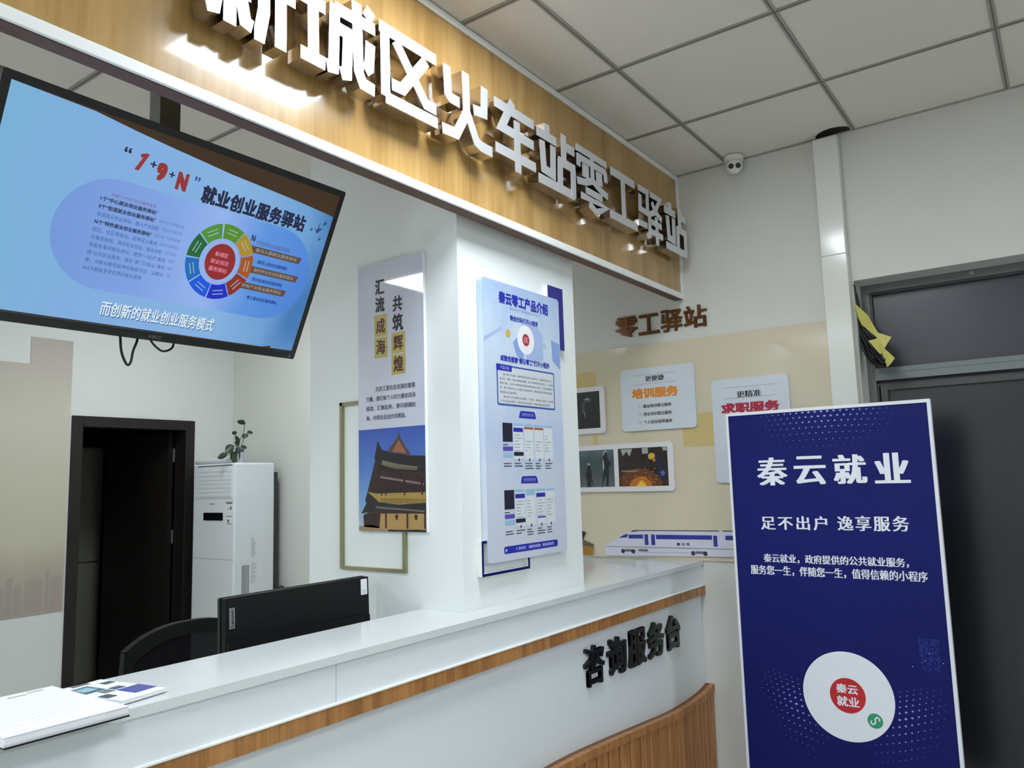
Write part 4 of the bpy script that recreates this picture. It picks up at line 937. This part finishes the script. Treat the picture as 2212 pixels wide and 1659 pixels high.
sk.rect(PTn, ry(1.873), ry(1.82), 1.116, 1.127, t1, t1+.0006)
for a0, a1 in ((1.95, 1.905), (1.565, 1.515), (1.3, 1.25)): sk.rect(PTn, ry(a0), ry(a1), 1.113, 1.125, t1, t1+.0008)
sk.build('sill_line', mat('train_grey', (112, 104, 122), .4), trn)
wh = MB()
for yy in (1.962, 1.903, 1.577, 1.514, 1.31, 1.25): wh.disc(PTn, ry(yy), 1.1145, .011, t1+.0008, t1+.0014, 20)
wh.split('wheel', mat('train_wheel', (54, 48, 58), .5), trn)
text('复兴号', PTn, ry(1.662), ry(1.592), 1.150, 1.164, M_ink, 'train_lettering', trn, c=t1+.001, bold=.03, space=1.6)
lo = empty('small_cutout', (3.69, 2.2, 1.09), 'orange and grey wall cut-out half hidden by the pillar on the cream panel', 'wall cutout')
MB().prism(PR, [(ry(2.30), 1.088), (ry(2.145), 1.090), (ry(2.142), 1.130), (ry(2.30), 1.145)], .009, .015).build('orange_base', mat('ochre_print', (176, 124, 52), .4, var=.25, vscale=40), lo)
MB().prism(PR, [(ry(2.30), 1.145), (ry(2.142), 1.130), (ry(2.142), 1.145), (ry(2.205), 1.166), (ry(2.30), 1.172)], .009, .016).build('grey_roof', mat('olive_grey_print', (96, 96, 76), .4), lo)
MB().prism(PR, [(ry(2.30), 1.172), (ry(2.205), 1.1665), (ry(2.185), 1.206), (ry(2.215), 1.214), (ry(2.30), 1.225)], .009, .015).build('dark_top', mat('soot_print', (34, 32, 30), .5), lo)

for ch, y0, y1, z0, z1 in (('零', 1.955, 1.822, 2.230, 2.342), ('工', 1.818, 1.700, 2.232, 2.338), ('驿', 1.690, 1.570, 2.229, 2.344), ('站', 1.563, 1.440, 2.232, 2.346)):
    o = text(ch, PR, ry(y0), ry(y1), z0, z1, M_bronze, 'bronze_character', None, c=.0, bold=.022, thick=.010, res=3)
    tag(o, 'brown metallic character %s on the white wall above the cream panel' % ch, 'sign character', 'bronze characters above the cream panel')

# ------------------------------------------------------------------ blue roll-up style banner
bn = empty('standing_banner', (3.32, .83, 0), 'tall dark blue standing banner with white frame before the glass door', 'banner')
PBn = Plane((3.3, 0, 0), -Y, Z)
bw0, bw1, bz0, bz1 = 1.227, .434, .10, 1.757
fm = MB()
fm.rect(PBn, ry(bw0), ry(bw0-.010), bz0, bz1, -.022, .004, .003, 2); fm.rect(PBn, ry(bw1+.012), ry(bw1), bz0, bz1, -.022, .004, .003, 2)
fm.rect(PBn, ry(bw0-.010), ry(bw1+.012), bz1-.013, bz1, -.022, .0038); fm.rect(PBn, ry(bw0-.010), ry(bw1+.012), bz0, bz0+.013, -.022, .0038)
fm.build('white_frame', mat('white_alu_frame', (224, 226, 232), .3, var=.01), bn)
bm2 = MB().rect(PBn, ry(bw0-.010), ry(bw1+.012), bz0+.013, bz1-.013, -.004, .0)
M_ban = ramp_mat('banner_blue', [(0, (11, 20, 93)), (.4, (10, 19, 90)), (.6, (13, 22, 100)), (1, (11, 20, 95))], 'Z', 0, 1.75, .55, spec=.2, noise=.5, nscale=1.2)
cloth = bm2.build('fabric', M_ban, bn)
for yy in (1.15, .5):
    fp = MB(); fp.tube([(3.10, yy, .012), (3.52, yy, .012)], .012, 10); fp.tube([(3.31, yy, .012), (3.31, yy, .112)], .012, 10); fp.build('foot', M_alu, bn)
M_bw = mat('banner_white_print', (226, 230, 238), .4, var=.01)
def nt_(tx, y0, y1, z0, z1, nm, bold, serif=1.6, space=1.0): return text(tx, PBn, ry(y0), ry(y1), z0, z1, M_bw, nm, cloth, c=.0009, bold=bold, serif=serif, space=space, res=3)
for ch, yc in (('秦', 1.043), ('云', .890), ('就', .737), ('业', .585)): nt_(ch, yc+.064, yc-.062, 1.444, 1.560, 'title_text', .045, 2.4)
nt_('足不出户', 1.105, .838, 1.262, 1.318, 'slogan_text', .03, 1.9, 1.25); nt_('逸享服务', .800, .542, 1.262, 1.320, 'slogan_text', .03, 1.9, 1.2)
nt_('秦云就业，政府提供的公共就业服务，', 1.103, .555, 1.128, 1.164, 'body_text', .03, 1.6); nt_('服务您一生，伴随您一生，值得信赖的小程序', 1.160, .495, 1.077, 1.116, 'body_text', .03, 1.6)
MB().disc(PBn, ry(.811), .630, .1675, .0004, .0008, 56).build('white_disc', M_bw, cloth)
MB().disc(PBn, ry(.811), .633, .0655, .0008, .0012, 40).build('red_disc', mat('banner_red_print', (186, 30, 40), .4), cloth)
text('秦云', PBn, ry(.852), ry(.772), .640, .676, M_bw, 'disc_text', cloth, c=.0016, bold=.025); text('就业', PBn, ry(.852), ry(.770), .592, .630, M_bw, 'disc_text', cloth, c=.0016, bold=.025)
gb = MB().disc(PBn, ry(.718), .553, .0275, .0012, .0016, 28).build('green_badge', mat('banner_green_print', (48, 148, 104), .4), cloth)
sw = MB()
arc_ = []
for k in range(13):
    t = math.radians(200-20*k); arc_.append((ry(.711)+.0075*math.cos(t), .559+.0085*math.sin(t)))
sw.stroke(PBn, [(ry(.704), .553), (ry(.702), .562), (ry(.710), .567), (ry(.718), .561), (ry(.718), .545), (ry(.726), .539), (ry(.734), .544), (ry(.732), .553)], .0045, .0017, .002)
sw.build('badge_curve', M_bw, gb)
# halftone dots
dots = MB()
for r_ in range(11):
    for c_ in range(31):
        y = .83-.0245*(c_-15)*(1+.012*r_)-(.012 if r_ % 2 else 0); z = 1.738-.018*r_-.0011*r_*r_*.8-.00022*(c_-15)**2*.25
        s_ = .0058*max(0, 1-abs((c_-15)/13.0)**1.3)*max(0, 1-(r_/8.5)**1.0)
        if s_ > .0011: dots.disc(PBn, ry(y), z, s_, .0004, .0007, 8, s_*.8)
for r_ in range(14):
    for c_ in range(35):
        t = (c_-17)/17.0; y = .81-.40*t*(1-.012*r_); z = .71-.0155*r_*(1+.06*r_)-.10*(1-abs(t)**1.6)+.03
        s_ = .0052*max(0, 1-abs(abs(t)-.52)/.5)*max(0, 1-abs(r_-5)/8.0)
        if s_ > .001 and (y-.811)**2+(z-.63)**2 > .171**2 and .455 < y < 1.205: dots.disc(PBn, ry(y), z, s_, .0004, .0007, 8, s_*.8)
tag(dots.build('halftone_dots', mat('banner_dot_print', (140, 148, 222), .4), cloth), kind='stuff')
px_ = MB()
for i in range(16):
    for j in range(26):
        if random.random() < .75-.02*j: px_.rect(PBn, ry(.545-.0042*i), ry(.5425-.0042*i), .87-.0046*j, .8722-.0046*j, .0003, .0006)
px_.build('pixel_globe', mat('banner_mid_blue_print', (52, 78, 178), .4), cloth)
pd = MB()
for (y, z) in ((.513, .82), (.528, .793), (.47, .79), (.573, .768)): pd.disc(PBn, ry(y), z, .0022, .0007, .001, 8)
pd.build('bright_points', mat('banner_point_print', (140, 170, 236), .4), cloth)

# ------------------------------------------------------------------ duct, camera, cables
du = empty('pipe_casing', (3.675, .81, 0), 'white boxed vertical pipe casing on the wall beside the glass door', 'pipe casing')
M_duct = mat('white_gloss_casing', (226, 227, 220), .12, var=.03, vscale=5)
MB().box(3.645, XW-.001, .757, .866, 0, 2.463, .003).build('lower_section', M_duct, du); MB().box(3.646, XW-.001, .758, .865, 2.4635, 3.018, .003).build('upper_section', M_duct, du)
cc = empty('security_camera', (3.64, 1.235, 2.985), 'small white turret security camera with two dark lenses under the ceiling', 'security camera')
M_cam = mat('white_camera_plastic', (226, 226, 222), .4, var=.01)
MB().tube([(3.64, 1.235, ZC-.0045), (3.64, 1.235, 3.012)], [.048, .044], 28).build('mount_base', M_cam, cc, False)
MB().ball(Vector((3.64, 1.235, 2.992)), .040, 24).build('ball_housing', M_cam, cc, True)
dv = Vector((-.88, -.36, -.36)).normalized(); sv = dv.cross(Z).normalized(); uv_ = sv.cross(dv)
PCm = Plane(Vector((3.64, 1.235, 2.992))+dv*.037, sv, uv_)
if PCm.n.dot(dv) < 0: PCm = Plane(PCm.o, -sv, uv_)
for sgn in (-1, 1):
    lz = MB().disc(PCm, sgn*.0165, .0, .0125, -.012, .0035, 20).build('lens', M_blk_let, cc)
    MB().disc(PCm, sgn*.0165, .0, .005, .0035, .0042, 14).build('lens_glass', mat('lens_grey', (58, 54, 46), .1), lz)

cbn = empty('cable_bundle', (3.70, .70, 1.94), 'loose bundle of black cables with yellow tape over the door corner', 'cables')
def c3(p, x): return (x, p[0], p[1])
B_ = [[(.753, 2.325), (.758, 2.206), (.752, 2.096), (.734, 2.014), (.696, 1.966), (.649, 1.942)], [(.752, 2.325), (.742, 2.241), (.732, 2.151), (.703, 2.098), (.672, 2.045), (.648, 1.966)], [(.752, 2.325), (.752, 2.174), (.728, 2.072), (.681, 1.984), (.645, 1.946)], [(.752, 2.325), (.742, 2.133), (.716, 2.041), (.661, 1.958), (.64, 1.95)]]
for i in range(18):
    a_, b_ = B_[i % 4], B_[(i+1) % 4]; n_ = min(len(a_), len(b_)); t = (i*.37) % 1
    pts = [c3((a_[k][0]*(1-t)+b_[k][0]*t+(random.uniform(-.006, .006) if k else 0), a_[k][1]*(1-t)+b_[k][1]*t), 3.705+.006*(i % 4)+.03*math.sin(k*.8)) for k in range(n_)]
    MB().tube(smooth_curve(pts, 5), .0062, 7).build('cable', M_rubber, cbn, True)
PYt = Plane((3.70, 0, 0), -Y, Z)
for pts, c_ in (([(.751, 2.242), (.697, 2.175), (.664, 2.093), (.611, 2.067), (.641, 2.02), (.67, 2.072), (.727, 2.138), (.738, 2.171)], .012), ([(.704, 2.061), (.666, 2.066), (.641, 2.018), (.604, 1.973), (.619, 1.951), (.637, 1.936), (.651, 1.98), (.678, 2.022)], .016)):
    mbt = MB(); n_ = len(pts)
    A = [mbt.bm.verts.new(PYt.p(ry(y), z, c_+.006*math.sin(i*1.9))) for i, (y, z) in enumerate(pts)]
    for i in range(n_//2-1): mbt.bm.faces.new((A[i], A[i+1], A[n_-2-i], A[n_-1-i]))
    o = mbt.build('yellow_tape', mat('yellow_tape', (196, 190, 96), .5, var=.12, vscale=60), cbn)
    md = o.modifiers.new('thick', 'SOLIDIFY'); md.thickness = .0012
